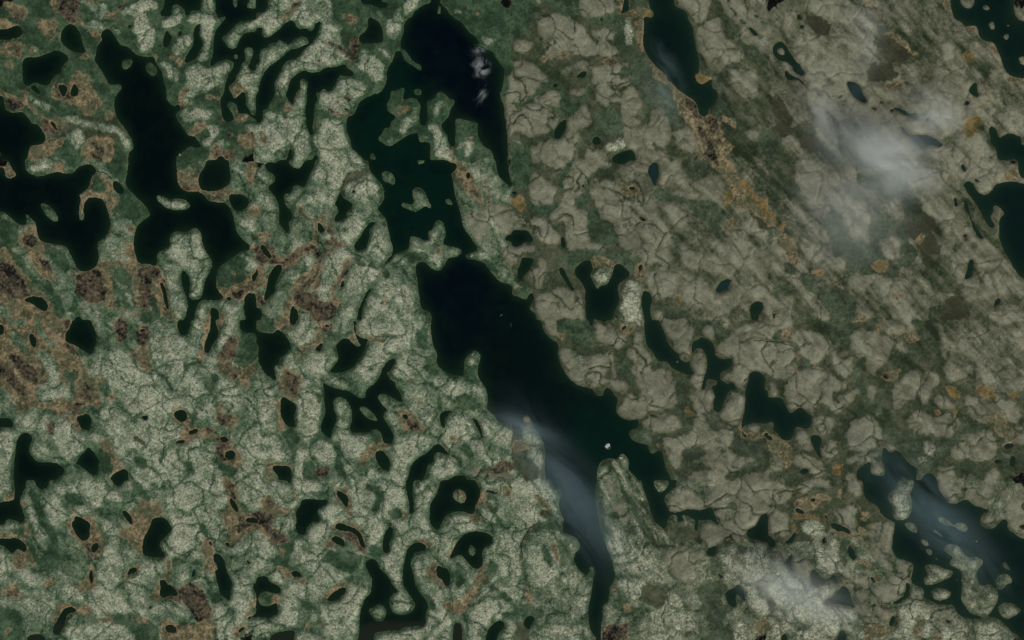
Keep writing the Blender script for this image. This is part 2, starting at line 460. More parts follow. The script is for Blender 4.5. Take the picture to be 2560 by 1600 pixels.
L 0 30 8 32 16 38 20 46 18 54 10 50 4 40
l 2 20 70 30 74 36 74
L 0 8 8 12 16 18 12 24 4 22
L 30 0 36 2 42 4 38 8 32 4
L 44 88 54 90 55 98 48 102 42 96
L 40 140 48 140 52 151 42 151
L 64 138 70 146 66 151
L 144 74 150 74 158 80 156 86 148 84
L 162 66 170 56 178 60 178 72 172 80 166 80 162 72
L 163 88 170 86 178 94 178 102 170 105 166 98
L 200 2 210 4 208 20 202 12
L 208 86 220 84 226 88 218 92 208 91
L 230 98 238 104 236 112 230 108
P 216 40 230 40 243 50 243 60 240 72 236 76 232 66 224 54 210 48
P 232 80 243 82 243 106 236 100 232 90
P 198 46 212 48 222 62 214 78 206 72 200 60
T 188 0 196 2 206 18 212 26 214 34 212 44 208 36 200 34 196 24 190 20 188 12
O 188 18 196 18 196 28 190 28
D 205 26 211 30 213 36 206 32
t 1.5 216 22 219 28 219 38
T 0 40 5 44 4 54 0 56
T 40 44 43 46 46 52 56 54 64 52 68 58 60 58 54 56 40 54 39 48
t 2 55 58 58 66 56 76 48 82 40 86 30 94 20 92 14 90
T 0 68 10 68 16 68 14 74 6 74 0 72
D 0 78 12 76 20 92 24 96 36 94 42 86 54 82 62 84 60 98 52 112 46 122 40 130 34 130 36 120 46 108 56 100 58 90 50 86 42 88 36 96 26 102 12 98 0 92
D 40 126 54 124 60 132 68 138 74 140 74 151 60 151 52 142 42 138 36 136
T 36 120 44 110 52 104 58 104 50 114 42 120 36 132
t 1.5 54 126 62 134 70 140 74 138
t 1 72 120 76 130 75 138
t 1 62 112 60 118 56 120
T 90 96 93 94 88 104 82 104 88 98
D 80 104 88 98 86 110 78 118 72 128 76 112
T 26 134 34 128 34 138 30 146 24 151
T 2 96 10 98 12 106 10 116 4 124 0 120
W 0 98 2 100 2 112 0 112
D 2 124 7 122 9 138 4 138
T 64 60 74 62 76 72 66 66
D 62 68 72 64 74 76 88 80 78 82 64 80
M 61 70 70 67 74 72 70 78 62 78
M 56 79 62 78 65 84 60 88 56 84
O 94 12 106 6 104 14 92 18 88 20
T 170 82 176 80 176 88 172 90
T 138 87 146 84 144 92 138 92
T 120 126 124 126 122 134 118 134
G 130 88 160 84 164 92 154 96 140 92
g 1.5 120 100 132 110 142 116
g 1 110 150 118 138 120 130
G 204 92 220 92 228 100 230 112 222 106
O 122 56 118 60 126 66 128 80
I 228 148 234 144 235 146 230 149
I 219 138 222 137 221 140
# 1280 400
O 0 0 243 0 243 151 0 151
Q 100 0 243 0 243 151 120 151 120 90 90 60
W 0 66 8 66 14 66 18 71 21 75 18 78 12 77 8 81 4 82 0 82
W 9 92 14 92 21 93 19 98 17 104 12 108 9 113 5 111 5 104 8 98
W 0 27 7 30 3 33 0 34
W 65 23 69 22 68 26 66 27
W 111 25 116 25 118 28 113 29 110 27
W 119 52 125 54 126 58 122 57
W 47 70 50 74 51 80 48 83 46 82 46 74
W 32 87 36 87 35 91
W 44 101 48 101 51 108 55 116 60 124 55 122 50 114 45 106
W 93 0 116 0 110 3 100 4 94 2
W 129 6 135 1 138 3 139 16 136 20 136 24 134 25 131 16 128 12
W 192 122 198 114 206 111 207 115 203 122 196 125 192 124
W 224 137 232 133 237 134 238 140 233 147 229 151 225 146
W 59 103 66 96 74 94 76 101 77 105 73 108 75 112 78 118 80 122 82 123 83 118 86 119 89 118 93 113 96 103 97 99 102 98 106 101 112 107 110 111 104 114 100 118 100 124 102 133 99 138 96 146 92 151 71 151 69 130 70 122 64 113 60 110
W 124 122 130 125 133 131 131 138 130 142 135 151 126 151 124 142 121 136
W 0 126 6 129 14 133 16 126 20 125 21 132 17 138 16 142 22 144 24 151 0 151
I 76 149 80 150 84 154 76 154
s 0.4 113 109 118 112 120 112 120 104
W 121 98 123 98 123 103 120 108 119 102
P 18 0 56 0 46 20 40 8 30 8
P 56 2 90 0 94 4 86 8 80 12 78 18 70 22 66 28 62 34 58 40 62 46 72 48 74 56 72 66 70 78 76 80 88 82 92 88 80 86 60 86 50 84 50 76 48 68 50 60 42 60 34 58 34 50 44 46 48 30 46 22 52 14
P 18 18 24 10 30 16 36 20 40 34 38 40 30 36 20 42 15 32 14 26
P 13 56 20 53 30 58 40 64 46 72 44 80 38 82 30 78 22 68
P 0 48 12 50 12 66 0 66
P 0 84 10 76 18 80 26 84 14 88 6 92 6 100 0 104
P 14 106 20 103 24 104 34 104 32 96 26 94 24 98 30 106 30 122 22 124
P 22 126 36 124 46 120 60 124 68 130 66 151 28 151 24 140
P 70 24 78 20 90 20 100 22 102 28 116 32 128 32 136 38 140 50 144 60 150 66 158 68 150 74 146 78 150 86 154 96 134 100 126 96 118 90 106 84 98 80 100 72 92 62 84 56 80 48 76 40 72 32
P 106 4 118 0 126 16 128 22 116 22 104 10
P 140 0 154 0 160 12 164 20 156 24 150 20 144 26 138 24 138 8
P 146 30 164 28 176 34 170 38 150 36
P 172 20 186 14 200 10 200 48 192 46 180 36 168 24
P 144 44 160 42 168 52 166 62 156 64 146 52
P 128 106 142 104 156 106 158 120 148 130 134 134 130 124 126 114
P 160 112 172 108 184 116 192 126 178 140 166 140 160 126
P 156 84 170 86 190 90 206 88 216 100 206 110 190 110 178 100 168 104 158 98
P 200 126 216 118 243 120 243 134 230 130 210 140 200 150 180 151 180 140
P 130 142 150 140 160 151 136 151
P 180 74 220 72 240 90 243 120 216 106 200 90
P 212 56 226 54 236 64 238 72 222 70
G 74 40 78 60 84 56 92 62 100 72 100 80 90 80 76 80 70 76 72 60
G 46 86 80 86 104 86 122 90 120 98 112 108 104 98 96 94 90 96 74 93 62 96 58 104 50 100 44 94
G 0 0 16 2 18 14 14 24 10 28 0 26
g 2.5 54 4 50 14 44 22 42 30
G 16 44 30 42 40 40 46 40 40 46 32 50 30 54 20 50
G 60 34 70 32 72 42 66 48 62 44
G 80 10 96 6 96 14 84 14
G 130 26 150 28 150 34 170 36 186 42 200 50 200 60 180 56 168 48 164 40 150 38 140 40
G 160 4 180 2 190 6 186 14 168 18 162 12
G 186 60 198 60 198 70 188 70
G 126 102 138 100 142 102 130 106
g 1.5 152 74 156 92 150 96
L 76 108 84 102 94 104 95 112 88 118 82 119 80 116 76 112
L 104 116 110 112 120 118 122 126 120 140 124 151 104 151 100 142 104 132
G 122 114 128 118 130 122 124 120
L 0 110 6 116 6 120 0 120
G 6 116 16 120 18 128 14 133 8 130
L 92 148 100 146 104 151 92 151
G 134 134 150 140 168 140 168 151 156 151 140 142
T 76 92 92 94 98 98 94 104 88 102 78 102
T 116 108 118 98 124 96 127 100 124 106 126 112 120 114
T 4 34 12 36 10 46 4 46
T 99 20 112 24 120 26 120 32 110 31 103 28
T 198 0 214 18 224 20 230 34 232 44 222 46 214 42 206 18 192 2
Y 200 24 208 28 208 46 202 46
T 216 22 226 24 228 36 220 32
Y 232 44 243 42 243 56 234 50
Y 208 54 212 56 206 66 202 70
Y 152 130 158 128 160 134 154 136
O 224 0 243 0 243 30 230 22 216 8
P 226 0 243 0 243 30 232 26 222 10
R 216 48 240 56 243 60 243 76 236 66 226 52
Z 129 6 135 1 138 3 139 16 136 20 136 24 134 25 131 16 128 12
Z 192 122 198 114 206 111 207 115 203 122 196 125 192 124
# 1920 400
Q 0 0 243 0 243 151 0 151
G 50 40 100 50 130 60 140 100 100 110 60 100
W 236 0 243 0 243 20 240 18 236 10
W 184 24 188 19 194 22 198 31 206 34 212 28 216 22 232 20 240 22 243 26 243 122 238 110 232 102 228 94 222 84 218 72 219 62 217 58 214 64 210 64 205 58 200 48 194 38 188 30
I 210 52 214 48 212 44 215 42 220 46 224 50 219 56 218 64 216 70 213 68 214 60 210 56
W 181 4 186 4 187 10 184 11
W 169 14 173 18 177 20 177 22 170 18
W 183 36 187 38 190 46 192 54 195 60 200 68 204 73 200 75 194 66 192 58 188 50 184 44 186 41
W 175 35 178 35 179 40 178 46 176 42
W 184 70 187 69 188 72 184 73
W 189 96 193 92 195 96 194 104 192 110 185 113 185 110 188 106
W 211 130 214 128 212 132
W 216 130 220 130 219 136 214 138 212 140
W 204 142 207 140 207 144 204 145
W 240 138 243 136 243 142 240 141
W 230 133 235 132 234 135 230 134
W 194 18 198 17 200 20 196 21
P 26 20 40 10 60 4 80 4 82 26 90 40 98 60 98 78 92 80 84 76 78 76 74 62 64 50 56 40 48 30 30 32
P 34 40 48 38 56 44 48 52 40 56
P 104 76 124 66 126 80 124 94 110 94
P 36 80 44 76 52 84 50 100 38 98 34 88
P 60 90 70 90 74 100 72 108 56 102 54 94
P 68 116 90 106 98 112 100 118 92 126 86 128
P 104 116 122 112 134 124 140 132 130 136 112 140 106 128
P 146 32 160 30 174 34 178 46 180 54 170 58 162 62 156 54 146 46
P 163 66 170 60 186 58 192 64 188 68 180 78 172 84 166 78
P 170 90 180 84 190 72 200 76 214 80 226 94 230 110 220 100 196 104 190 90 182 110 174 106 168 98
P 170 106 182 108 186 116 200 114 214 120 230 120 243 124 243 130 220 128 208 126 200 140 190 130 180 130
P 150 2 170 12 178 22 190 34 200 50 206 64 218 80 224 84 214 76 200 66 192 50 184 34 172 28 140 24 140 16
P 162 0 214 0 228 10 222 18 212 26 208 34 200 32 194 22 186 18 176 18
P 208 140 230 138 241 144 240 151 206 151
P 196 108 216 104 232 114 240 122 232 126 206 116
P 6 76 16 90 14 100 4 84
P 2 94 12 100 18 112 8 108
P 30 122 42 124 44 132 32 134
P 0 120 10 128 10 140 0 138
P 12 132 24 124 26 132 20 151 6 151
P 88 136 100 146 110 151 92 151
P 128 132 140 140 130 151 110 140
G 54 46 64 54 72 62 78 76 88 82 96 82 94 100 82 108 72 110 74 96 68 88 58 86 56 60
G 82 10 100 12 110 20 130 24 134 32 120 36 100 30 84 24
G 128 78 138 80 140 92 130 96 126 88
G 46 116 66 120 68 124 82 130 82 144 78 151 58 151 56 138 44 130
G 30 106 50 112 46 128 34 118
g 2 96 46 98 60 100 76
G 126 54 130 60 128 74 122 66
G 0 60 6 64 4 78 0 76
G 14 94 26 98 26 110 20 108
G 6 116 14 120 10 130 4 126
R 130 54 146 60 160 70 164 84 156 100 150 112 170 112 182 118 178 126 160 120 148 108 146 90 136 74 130 64
R 132 44 150 44 160 60 146 74 134 66
O 150 88 172 88 176 112 184 118 180 128 160 124 150 108
O 0 0 28 0 26 30 16 40 0 40
O 100 92 124 96 124 112 104 110
R 168 130 186 130 190 151 160 151
T 10 70 18 68 22 76 26 80 29 86 28 100 22 98 18 94 14 84 10 78
Y 96 96 116 94 110 108 98 104
Y 42 104 54 103 52 107 44 108
Y 10 58 16 56 16 64 12 66
T 60 114 66 114 70 124 66 120
T 84 144 88 146 88 151 82 151
T 140 72 148 68 148 80 140 80
T 230 6 236 8 238 18 228 20 222 20
T 120 126 126 128 122 134 116 130
o 1 16 10 0 30
# 0 800
M 0 0 243 0 243 151 0 151
T 0 0 70 0 60 30 80 36 98 78 60 90 34 80 18 86 8 66 0 52
W 70 0 82 0 88 6 92 14 90 24 88 30 85 33 78 28 72 24 66 22 61 20 62 12 67 6
W 168 0 181 0 180 6 176 14 172 15 169 12 167 4
W 200 0 204 4 207 10 205 18 200 24 199 30 193 32 193 24 195 18 199 8
W 226 0 243 0 243 15 236 12 230 12 226 8
W 165 86 173 84 177 88 177 94 172 97 167 94 164 90
W 78 90 83 88 86 92 87 97 85 103 80 104 76 102 74 96 71 92
W 132 91 140 89 140 94 136 94
W 180 104 186 102 188 106 184 107 179 109 177 106
W 158 121 162 117 170 113 176 113 174 117 168 116 162 118
W 208 110 214 110 217 114 212 116 208 114
W 212 124 222 123 223 130 216 133 213 130
W 0 94 8 92 12 95 12 102 4 101 0 104
W 19 108 23 106 28 107 31 112 29 116 27 122 29 128 36 135 46 134 54 135 61 141 60 146 54 149 50 151 24 151 21 145 18 151 12 151 13 136 15 122 15 115
W 84 119 88 124 94 133 93 140 92 144 88 147 82 143 74 136 68 139 72 134 78 126
W 103 151 104 147 110 144 116 140 121 142 123 151
W 27 12 32 14 35 20 34 25 32 28 28 20
W 0 2 3 4 4 10 3 14 0 16
s 0.5 155 120 154 130 153 134
s 0.4 126 92 134 89 146 82 154 76
g 0.8 154 78 160 82 166 86
g 1 146 46 156 56 162 66 162 76
g 0.8 116 84 120 92 134 91
g 0.7 174 44 175 54 
g 0.8 170 122 172 132 178 136
L 34 30 44 28 50 36 56 40 58 50 56 60 62 64 72 70 70 74 60 72 52 78 42 80 36 76 34 68 38 62 48 58 48 48 40 40 34 36
L 144 20 150 10 156 2 166 4 168 16 174 20 174 34 174 50 166 64 158 56 150 46 146 38
L 92 26 112 28 124 32 130 46 144 46 150 50 162 64 164 80 150 78 134 88 122 90 116 80 104 66 100 56 84 54 84 46 90 42 94 40
L 176 18 182 4 196 0 196 10 192 18 188 32 184 42 176 46
L 160 66 174 48 190 50 200 70 206 84 200 88 196 86 204 94 200 98 190 94 180 84 176 80 164 84
L 202 14 210 4 222 0 220 14 214 30 204 30
L 194 38 200 36 206 44 206 54 200 52 194 44
L 204 50 212 54 218 60 226 62 224 78 216 84 210 76 204 68
L 90 88 104 82 116 86 124 94 134 98 140 90 150 80 160 84 168 98 172 104 168 110 160 114 154 122 154 136 160 140 180 151 130 151 120 136 108 120 96 100
L 124 100 140 96 160 110 150 120 150 140 140 146 124 130
L 172 116 184 110 196 112 204 122 202 130 196 132 180 132 174 124
L 180 134 204 134 212 146 212 151 186 151
L 158 122 168 118 170 130 180 140 176 146 160 144
L 16 86 30 84 38 92 40 104 34 106 24 102 16 98
L 50 90 56 88 66 98 76 108 82 118 78 126 66 132 58 130 50 118 50 106
L 28 122 30 110 40 114 46 124 38 134 30 128
L 0 104 10 104 16 108 14 120 12 140 12 151 0 151
L 222 104 234 110 243 114 243 151 230 151 222 140 230 134 222 118
L 234 64 243 56 243 84 236 78
L 84 106 94 108 94 116 86 116
L 76 32 84 34 88 40 80 42
L 90 2 104 0 108 12 104 14 94 10
L 0 70 8 78 12 86 0 92
G 8 8 14 8 22 18 28 24 28 32 20 30 14 24 8 20
l 1.5 14 14 22 24
G 10 0 24 0 24 6 16 7
g 3 38 4 42 14 48 22
G 226 20 230 12 238 12 243 18 243 38 226 44 220 42 226 34
G 66 44 72 40 76 54 72 70 64 66
G 92 60 108 68 106 76 98 72
g 1.5 100 24 108 22
G 192 56 200 60 204 66 194 66
G 54 130 66 136 76 132 62 140
G 94 118 106 130 110 142 104 146 94 142
G 126 130 138 130 140 140 130 142
G 44 82 54 86 46 90 36 86
D 6 30 14 34 24 38 34 46 36 54 34 62 26 58 22 50 16 48 10 40
D 0 36 8 42 16 54 26 68 25 75 16 64 8 58 0 48
D 50 0 68 0 68 4 60 14 56 10
D 104 0 124 0 122 12 118 18 112 14
D 128 8 138 6 140 14 136 26 130 24
B 132 8 138 8 138 11 132 12
T 134 28 142 30 144 44 138 48 132 42
D 123 28 128 28 135 38 130 38
D 54 20 68 22 72 28 70 32 60 28
T 50 32 66 32 72 38 80 48 90 64 98 78 92 83 86 74 72 72 70 50 62 40
D 78 56 82 62 84 70 78 72 74 66
D 66 86 80 74 88 76 86 78 74 88
T 60 90 70 88 74 94 78 104 74 104 66 96
T 64 80 74 74 70 86 62 88
D 44 94 50 96 50 110 44 106
T 186 36 190 24 196 4 198 4 194 16 192 30 193 38
D 216 24 224 12 224 34 218 38 206 38
T 206 38 218 40 222 52 222 60 214 52 208 46
T 230 36 236 36 243 42 243 50 226 52 222 48
D 216 48 222 46 224 54
T 226 54 238 54 232 66
T 163 84 174 82 178 86 178 96 186 102 196 102 202 106 186 108 176 112 172 112 172 104 176 102 168 96
D 206 90 218 88 224 96 218 100 206 100
D 194 102 206 102 200 108
D 204 112 208 110 218 120 214 134 204 132
T 218 114 228 134 228 140 214 136 222 130
T 94 118 100 110 106 116 106 124 112 136 118 140 110 144 104 134 100 122
T 92 56 102 56 100 60 94 60
T 104 70 112 70 110 78 102 76
o 2 128 112 136 118
T 102 148 110 140 104 151
d 0.6 150 8 154 14 162 22
# 640 800
M 0 0 243 0 243 151 0 151
W 31 0 39 0 38 4 34 5 31 3
W 91 0 95 0 94 8 96 15 102 18 108 17 106 19 104 24 101 32 96 40 92 45 84 49 74 50 68 48 73 45 77 38 78 34 76 27 75 23 78 21 83 17 88 18 92 23 97 26 99 24 97 20 94 15 92 8
W 0 8 6 12 13 13 18 13 18 9 23 10 28 14 32 22 34 26 30 30 22 36 22 42 17 43 18 50 20 58 14 55 8 50 4 44 2 36 2 30 3 22 0 18
W 54 29 58 25 62 21 64 21 62 25 61 30
W 23 75 26 72 30 75 36 78 39 82 37 88 36 92 37 101 30 101 26 96 23 88
W 133 36 130 42 126 50 123 49 124 52 128 57 133 60 131 63 136 68 138 74 140 77 136 78 131 75 127 72 122 70 115 70 115 74 118 79 123 83 126 85 122 86 120 91 122 95 127 103 131 110 129 113 129 117 120 117 119 108 116 104 110 103 108 106 102 107 96 106 91 107 88 104 90 98 91 88 89 80 84 74 78 72 73 76 73 84 77 91 75 98 72 104 71 112 66 110 61 104 61 98 64 93 66 86 64 76 65 70 64 64 62 57 61 52 63 52 63 58 70 63 80 66 86 66 93 71 98 74 104 74 103 68 106 64 112 60 117 53 118 48 121 43 126 37
I 98 81 104 82 110 88 114 92 116 96 110 95 103 91 98 86
W 1 85 3 86 3 88 0 88
W 145 56 148 56 146 59 143 59
W 174 88 180 85 186 85 188 86 182 88 178 93 178 97 176 101 173 96
s 0.6 176 100 181 104 175 109 171 115
W 201 90 208 93 212 99 214 108 216 114 213 112 210 105 206 96
s 0.5 213 112 208 112 203 113
W 138 88 143 89 144 94 139 94
W 141 99 144 100 144 104 142 103
W 112 127 115 123 120 123 125 130 127 135 125 143 121 142 115 136
W 15 139 18 137 24 138 34 138 33 151 24 151 20 145 15 142
W 142 151 145 140 150 132 158 128 164 123 171 116 176 119 184 128 176 126 170 124 168 129 168 134 161 138 161 144 158 149 155 151
s 0.6 184 128 192 132 194 140
W 182 149 190 147 198 146 202 151 182 151
W 166 0 243 0 243 98 236 97 228 97 226 90 222 88 218 84 219 76 218 66 213 58 209 52 210 42 213 34 210 30 206 28 200 34 196 40 197 44 196 50 196 53 188 52 178 49 172 44 170 38 172 32 168 26 165 14
I 222 0 226 0 224 1
L 26 12 40 6 44 0 54 0 58 10 56 18 50 24 42 26 34 22 28 16
L 24 34 34 26 42 28 40 38 38 46 32 44 24 40
L 76 4 78 0 88 0 89 10 84 12 78 8
L 95 0 117 0 117 10 112 15 102 16 96 10
L 104 24 108 20 120 20 128 10 130 0 160 0 164 10 158 14 150 8 148 18 152 24 140 26 130 30 124 40 118 46 116 56 106 62 98 56 94 46 102 38 104 30
L 130 42 136 34 146 28 158 32 162 44 156 50 146 52 136 60 128 52
L 134 64 144 60 148 56 156 56 158 66 164 70 170 84 172 94 160 90 146 80 136 72
L 164 56 172 50 184 54 198 60 206 58 212 66 216 76 206 72 196 70 190 80 176 78 172 70 166 66
L 48 34 54 30 62 32 66 26 72 26 76 34 72 42 62 48 60 56 54 52 48 44
L 42 54 56 54 62 62 64 70 60 74 64 84 62 96 58 104 54 114 46 114 40 104 38 92 40 80 42 70
L 0 58 8 58 18 62 18 74 16 80 20 100 18 110 24 116 32 124 30 134 20 134 10 130 0 128
L 64 54 74 54 84 60 90 58 100 62 102 70 92 64 80 64 70 62
L 73 76 80 74 86 82 88 92 86 104 92 110 104 106 106 116 98 126 90 132 84 126 78 112 72 110 76 98 80 92
L 58 112 66 112 74 124 74 138 66 136 56 128 44 124 52 120
L 36 122 44 120 48 130 36 140
L 84 136 92 134 96 144 94 151 84 151
L 104 140 110 136 120 144 118 151 100 151
L 116 88 128 86 134 92 140 106 130 108 124 98
l 2 118 72 126 78 132 82
L 130 112 144 110 160 106 168 110 164 120 152 128 144 136 142 151 124 151 128 138 128 126
L 172 94 182 92 192 90 204 98 210 110 200 114 190 112 178 112 174 106 180 100
L 168 132 170 124 182 130 190 134 192 144 182 146 176 148 166 151 160 151 164 140
L 174 114 182 112 188 120 190 126 180 122
L 200 118 210 114 224 124 234 130 243 128 243 134 230 140 218 134 204 130
L 212 98 226 92 228 100 243 98 243 120 230 120 216 110
L 200 84 212 84 206 90
L 140 80 160 88 170 96 174 106 166 104 150 94
G 0 0 18 0 16 8 17 12 8 13 2 8
G 66 12 80 12 92 10 90 16 76 23 68 18
G 148 12 162 6 166 24 160 30 152 22
G 160 36 170 30 171 42 176 50 160 52
G 190 50 206 40 210 36 212 44 208 56 214 64 206 60 198 52
G 124 48 132 54 136 60 128 57
G 26 104 38 102 42 112 36 122 28 116
G 56 106 62 106 70 112 60 112 54 120 50 116
G 110 104 118 104 120 116 108 116
G 170 70 178 84 174 88 170 80
G 188 70 210 76 216 82 200 84 188 80
G 190 118 202 116 204 130 196 128
G 36 146 50 130 60 140 56 151 34 151
l 1 56 134 60 138
g 1 104 88 110 92
P 196 134 243 150 243 151 210 151
T 56 0 62 0 60 14 64 20 60 20 56 26 48 30 44 36 44 42 40 40 42 28 52 20 58 16
D 61 2 72 2 73 8 64 9
B 64 4 70 4 70 7 65 7
T 17 8 24 0 31 2 38 6 30 8 24 10
T 88 16 92 12 98 20 92 20
T 104 18 112 16 122 15 124 20 112 20
T 22 44 26 44 36 48 46 52 42 60 40 70 38 78 30 74 22 66 24 58
D 27 46 34 48 42 56 40 70 34 70 28 62
T 18 76 22 74 23 92 29 98 26 106 22 104 20 92
T 132 86 138 84 146 88 154 94 158 100 156 106 144 108 140 104 136 94
D 139 92 152 96 154 104 144 106
T 182 108 188 110 190 116 184 114
T 100 130 108 120 118 116 128 117 120 122 112 124 106 132 102 140
T 14 134 22 134 16 140 10 144 24 151 10 151
D 58 140 72 140 68 148 60 148
T 148 76 156 76 152 80
t 0.6 174 84 184 83
D 218 142 238 132 243 134 226 148
T 0 90 4 88 6 104 2 98
T 0 36 2 40 0 42
g 2 128 64 136 70
g 1.2 164 60 176 70 184 76
g 1 42 71 56 70 62 74
g 1 108 46 118 56
g 1 80 52 96 66
g 2 36 142 36 128 38 118
g 1.5 76 116 80 130 84 136
I 239 2 242 4 241 8
# 1280 800
O 0 0 243 0 243 151 0 151
W 0 0 26 0 29 8 33 15 38 19 43 21 44 26 43 32 45 40 49 48 54 56 62 62 68 63 76 65 78 69 81 72 86 72 86 68 89 63 92 64 96 70 100 74 99 80 98 86 101 91 106 94 112 95 118 93 120 96 119 102 111 104 110 110 114 114 122 117 129 118 129 124 132 127 137 124 141 122 144 134 146 142 150 149 151 151 0 151
H 60 70 120 95 150 151 100 151 30 110 0 100 0 151 30 151
I 0 97 4 104 8 102 11 97 10 91 14 89 18 94 21 102 26 108 30 116 32 124 31 132 31 142 34 151 0 151
I 80 151 80 140 84 133 92 130 100 132 101 128 105 125 109 130 111 136 109 141 114 145 118 149 122 152
J 87 120 89 116 92 116 94 120 92 123 88 122
I 93 113 98 113 101 114 96 114
I 127 127 128 129 126 129
I 128 140 131 142 129 144
I 142 32 144 33 143 34
W 72 0 78 0 77 4 73 7
W 82 0 92 0 89 3 84 2
W 126 0 136 0 140 4 146 16 147 22 152 28 158 32 158 36 162 40 166 40 168 37 170 28 170 20 174 20 178 16 184 18 191 22 192 34 198 38 207 35 209 42 202 48 196 49 196 55 203 61 209 58 211 64 204 68 201 76 198 84 196 88 190 86 190 78 192 74 190 66 187 62 193 62 195 58 190 56 184 56 183 62 179 68 179 62 182 52 185 44 184 36 181 27 175 26 171 30 167 42 172 50 166 52 158 48 151 46 148 40 144 38 140 40 136 36 132 28 127 24 126 16 125 8
W 224 50 229 48 236 50 240 56 238 66 243 73 243 97 236 98 234 97 228 97 218 100 218 106 224 111 220 112 216 106 217 96 220 84 221 74 220 68 223 58
I 154 39 158 38 158 41 155 41
I 223 88 226 90 223 90
W 237 106 243 106 243 112 239 112
W 104 6 110 4 106 10 103 10
P 78 4 88 6 96 4 100 10 104 14 112 16 106 22 104 28 92 28 84 22 78 14 74 12
P 116 12 122 10 126 14 122 20 124 28 130 32 132 44 140 46 150 48 152 52 142 58 144 64 140 70 148 76 160 80 150 86 140 84 128 86 122 92 116 90 114 94 104 92 99 86 102 78 108 68 116 74 122 68 114 60 112 50 114 40 108 34 108 28 114 22
P 44 26 52 28 60 32 72 32 84 32 96 30 94 38 98 46 96 54 90 60 84 62 78 64 64 62 56 56 50 48 45 38
P 92 60 98 54 110 56 106 62 104 72 100 70
P 26 0 36 0 44 12 40 16 34 14
P 136 0 168 0 170 12 170 18 168 28 166 36 162 38 156 30 150 24 146 14 142 8
P 178 8 186 4 190 16 186 20 178 16
P 194 0 206 0 204 10 196 8
P 192 24 200 22 210 8 220 2 243 2 243 60 236 50 226 48 220 60 216 66 208 56 200 60 197 52 208 46 208 34 198 37 192 34
P 172 28 180 27 184 38 184 46 180 56 178 68 168 60 168 52 172 50 168 42
P 166 66 180 68 190 68 192 76 188 88 180 90 172 90 170 80
P 202 72 208 68 220 70 221 80 218 92 208 100 198 98 198 86 202 80
P 124 92 140 88 156 90 160 100 150 106 132 106 120 102
P 142 110 160 110 172 100 172 88 184 94 186 106 210 100 208 112 204 122 210 128 234 132 218 140 200 146 190 140 180 136 164 136 182 128 180 118 168 118 160 126 160 142 150 140 144 124
P 144 55 156 54 156 68 150 80 144 72
P 170 140 200 142 210 151 160 151
P 210 146 243 140 243 151 206 151
P 218 100 224 97 232 98 236 104 230 110 222 108
M 78 151 80 140 84 132 94 130 104 126 112 136 122 152
G 44 0 72 0 76 10 80 20 72 28 62 24 54 12 44 10
G 98 40 110 34 112 48 116 56 114 62 108 54 100 50
G 121 16 126 14 130 28 136 36 142 40 150 46 134 44 130 34 124 26
G 170 0 178 4 176 12 172 12
G 186 4 194 0 198 12 196 20 190 14
G 158 54 166 52 166 68 168 84 172 90 170 104 162 110 158 96 156 82 154 72
G 110 104 120 104 140 110 144 116 130 118 116 114
G 166 120 176 120 180 126 168 130 162 134 168 140 160 142
G 148 142 164 144 160 151 150 151
G 190 86 198 88 196 102 190 100
G 208 110 220 114 240 120 243 134 222 128 206 122
G 130 118 138 118 137 125 131 126
g 2 220 138 236 134
P 16 98 20 104 10 106
L 84 134 90 136 96 151 86 151
L 101 128 108 128 107 134 102 134
L 112 0 124 0 124 6 116 4
L 56 28 64 32 70 40 70 52 62 46
L 8 106 22 104 28 114 30 130 28 144 16 130 14 116
L 0 140 12 142 10 151 0 151
l 1 24 136 30 151
T 101 4 106 2 116 4 114 10 104 14 102 10
Y 163 78 168 82 172 92 164 90
T 3 114 14 112 20 122 10 124 2 122
T 11 92 16 92 17 97 12 97
T 44 8 48 12 46 22 44 18
t 1 216 96 214 106 218 112 236 112 240 104
T 216 98 220 110 238 106 234 114 220 114
T 135 118 140 118 140 121 134 121
O 88 46 96 46 94 56 86 54
I 94 138 96 139 95 141
I 118 126 120 127 119 129
I 22 20 24 21 23 23
# 1920 800
O 0 0 243 0 243 151 0 151
Q 160 0 243 0 243 70 180 60
W 0 74 8 73 14 74 16 80 20 88 23 88 28 83 33 83 36 87 40 90 42 92 41 98 37 103 32 102 26 100 24 108 22 113 16 114 12 112 10 108 4 104 6 98 4 96 0 96
I 13 94 18 98 14 97
I 220 151 225 151
W 0 107 4 110 5 114 0 114
W 39 110 42 108 50 110 51 114 49 120 49 124 52 132 46 128 43 120 40 114
s 0.4 52 132 56 138 59 145 62 148 69 147 69 139 72 138 80 141
s 0.4 54 132 62 130 65 127 70 127 71 116 72 105 77 102 75 96 82 92 84 88 78 84 73 81 67 82 62 76 61 70 64 68 72 69 76 65 77 61 68 56 62 48 56 40 54 38 56 28 60 22 54 14 50 8 50 0
s 0.5 0 20 10 21 24 24 28 28
s 0.4 13 68 14 60 22 54 28 46 33 44
s 0.5 141 92 143 80 142 70 143 62 144 56
W 29 143 34 140 38 140 40 142 34 144 30 145
W 84 141 92 137 96 133 98 138 96 142 98 146 106 148 111 146 110 138 107 132 108 124 109 118 112 122 116 126 122 122 127 128 132 134 136 138 142 140 140 146 138 151 87 151 83 146
I 124 151 126 146 132 150 134 154 124 154
W 142 151 146 146 154 144 160 150 160 154 140 154
W 195 39 197 39 197 42 195 42
W 222 120 226 116 234 117 230 121 226 122
W 212 133 218 131 222 134 216 136
W 228 134 230 128 233 128 234 134 232 139 228 138
P 0 0 26 0 26 6 20 8 14 10 8 14 2 18 0 18
P 25 12 32 8 42 10 50 14 56 18 58 24 54 36 46 40 38 40 30 34 30 28 25 20
P 0 22 14 22 28 28 28 34 20 36 8 40 0 38
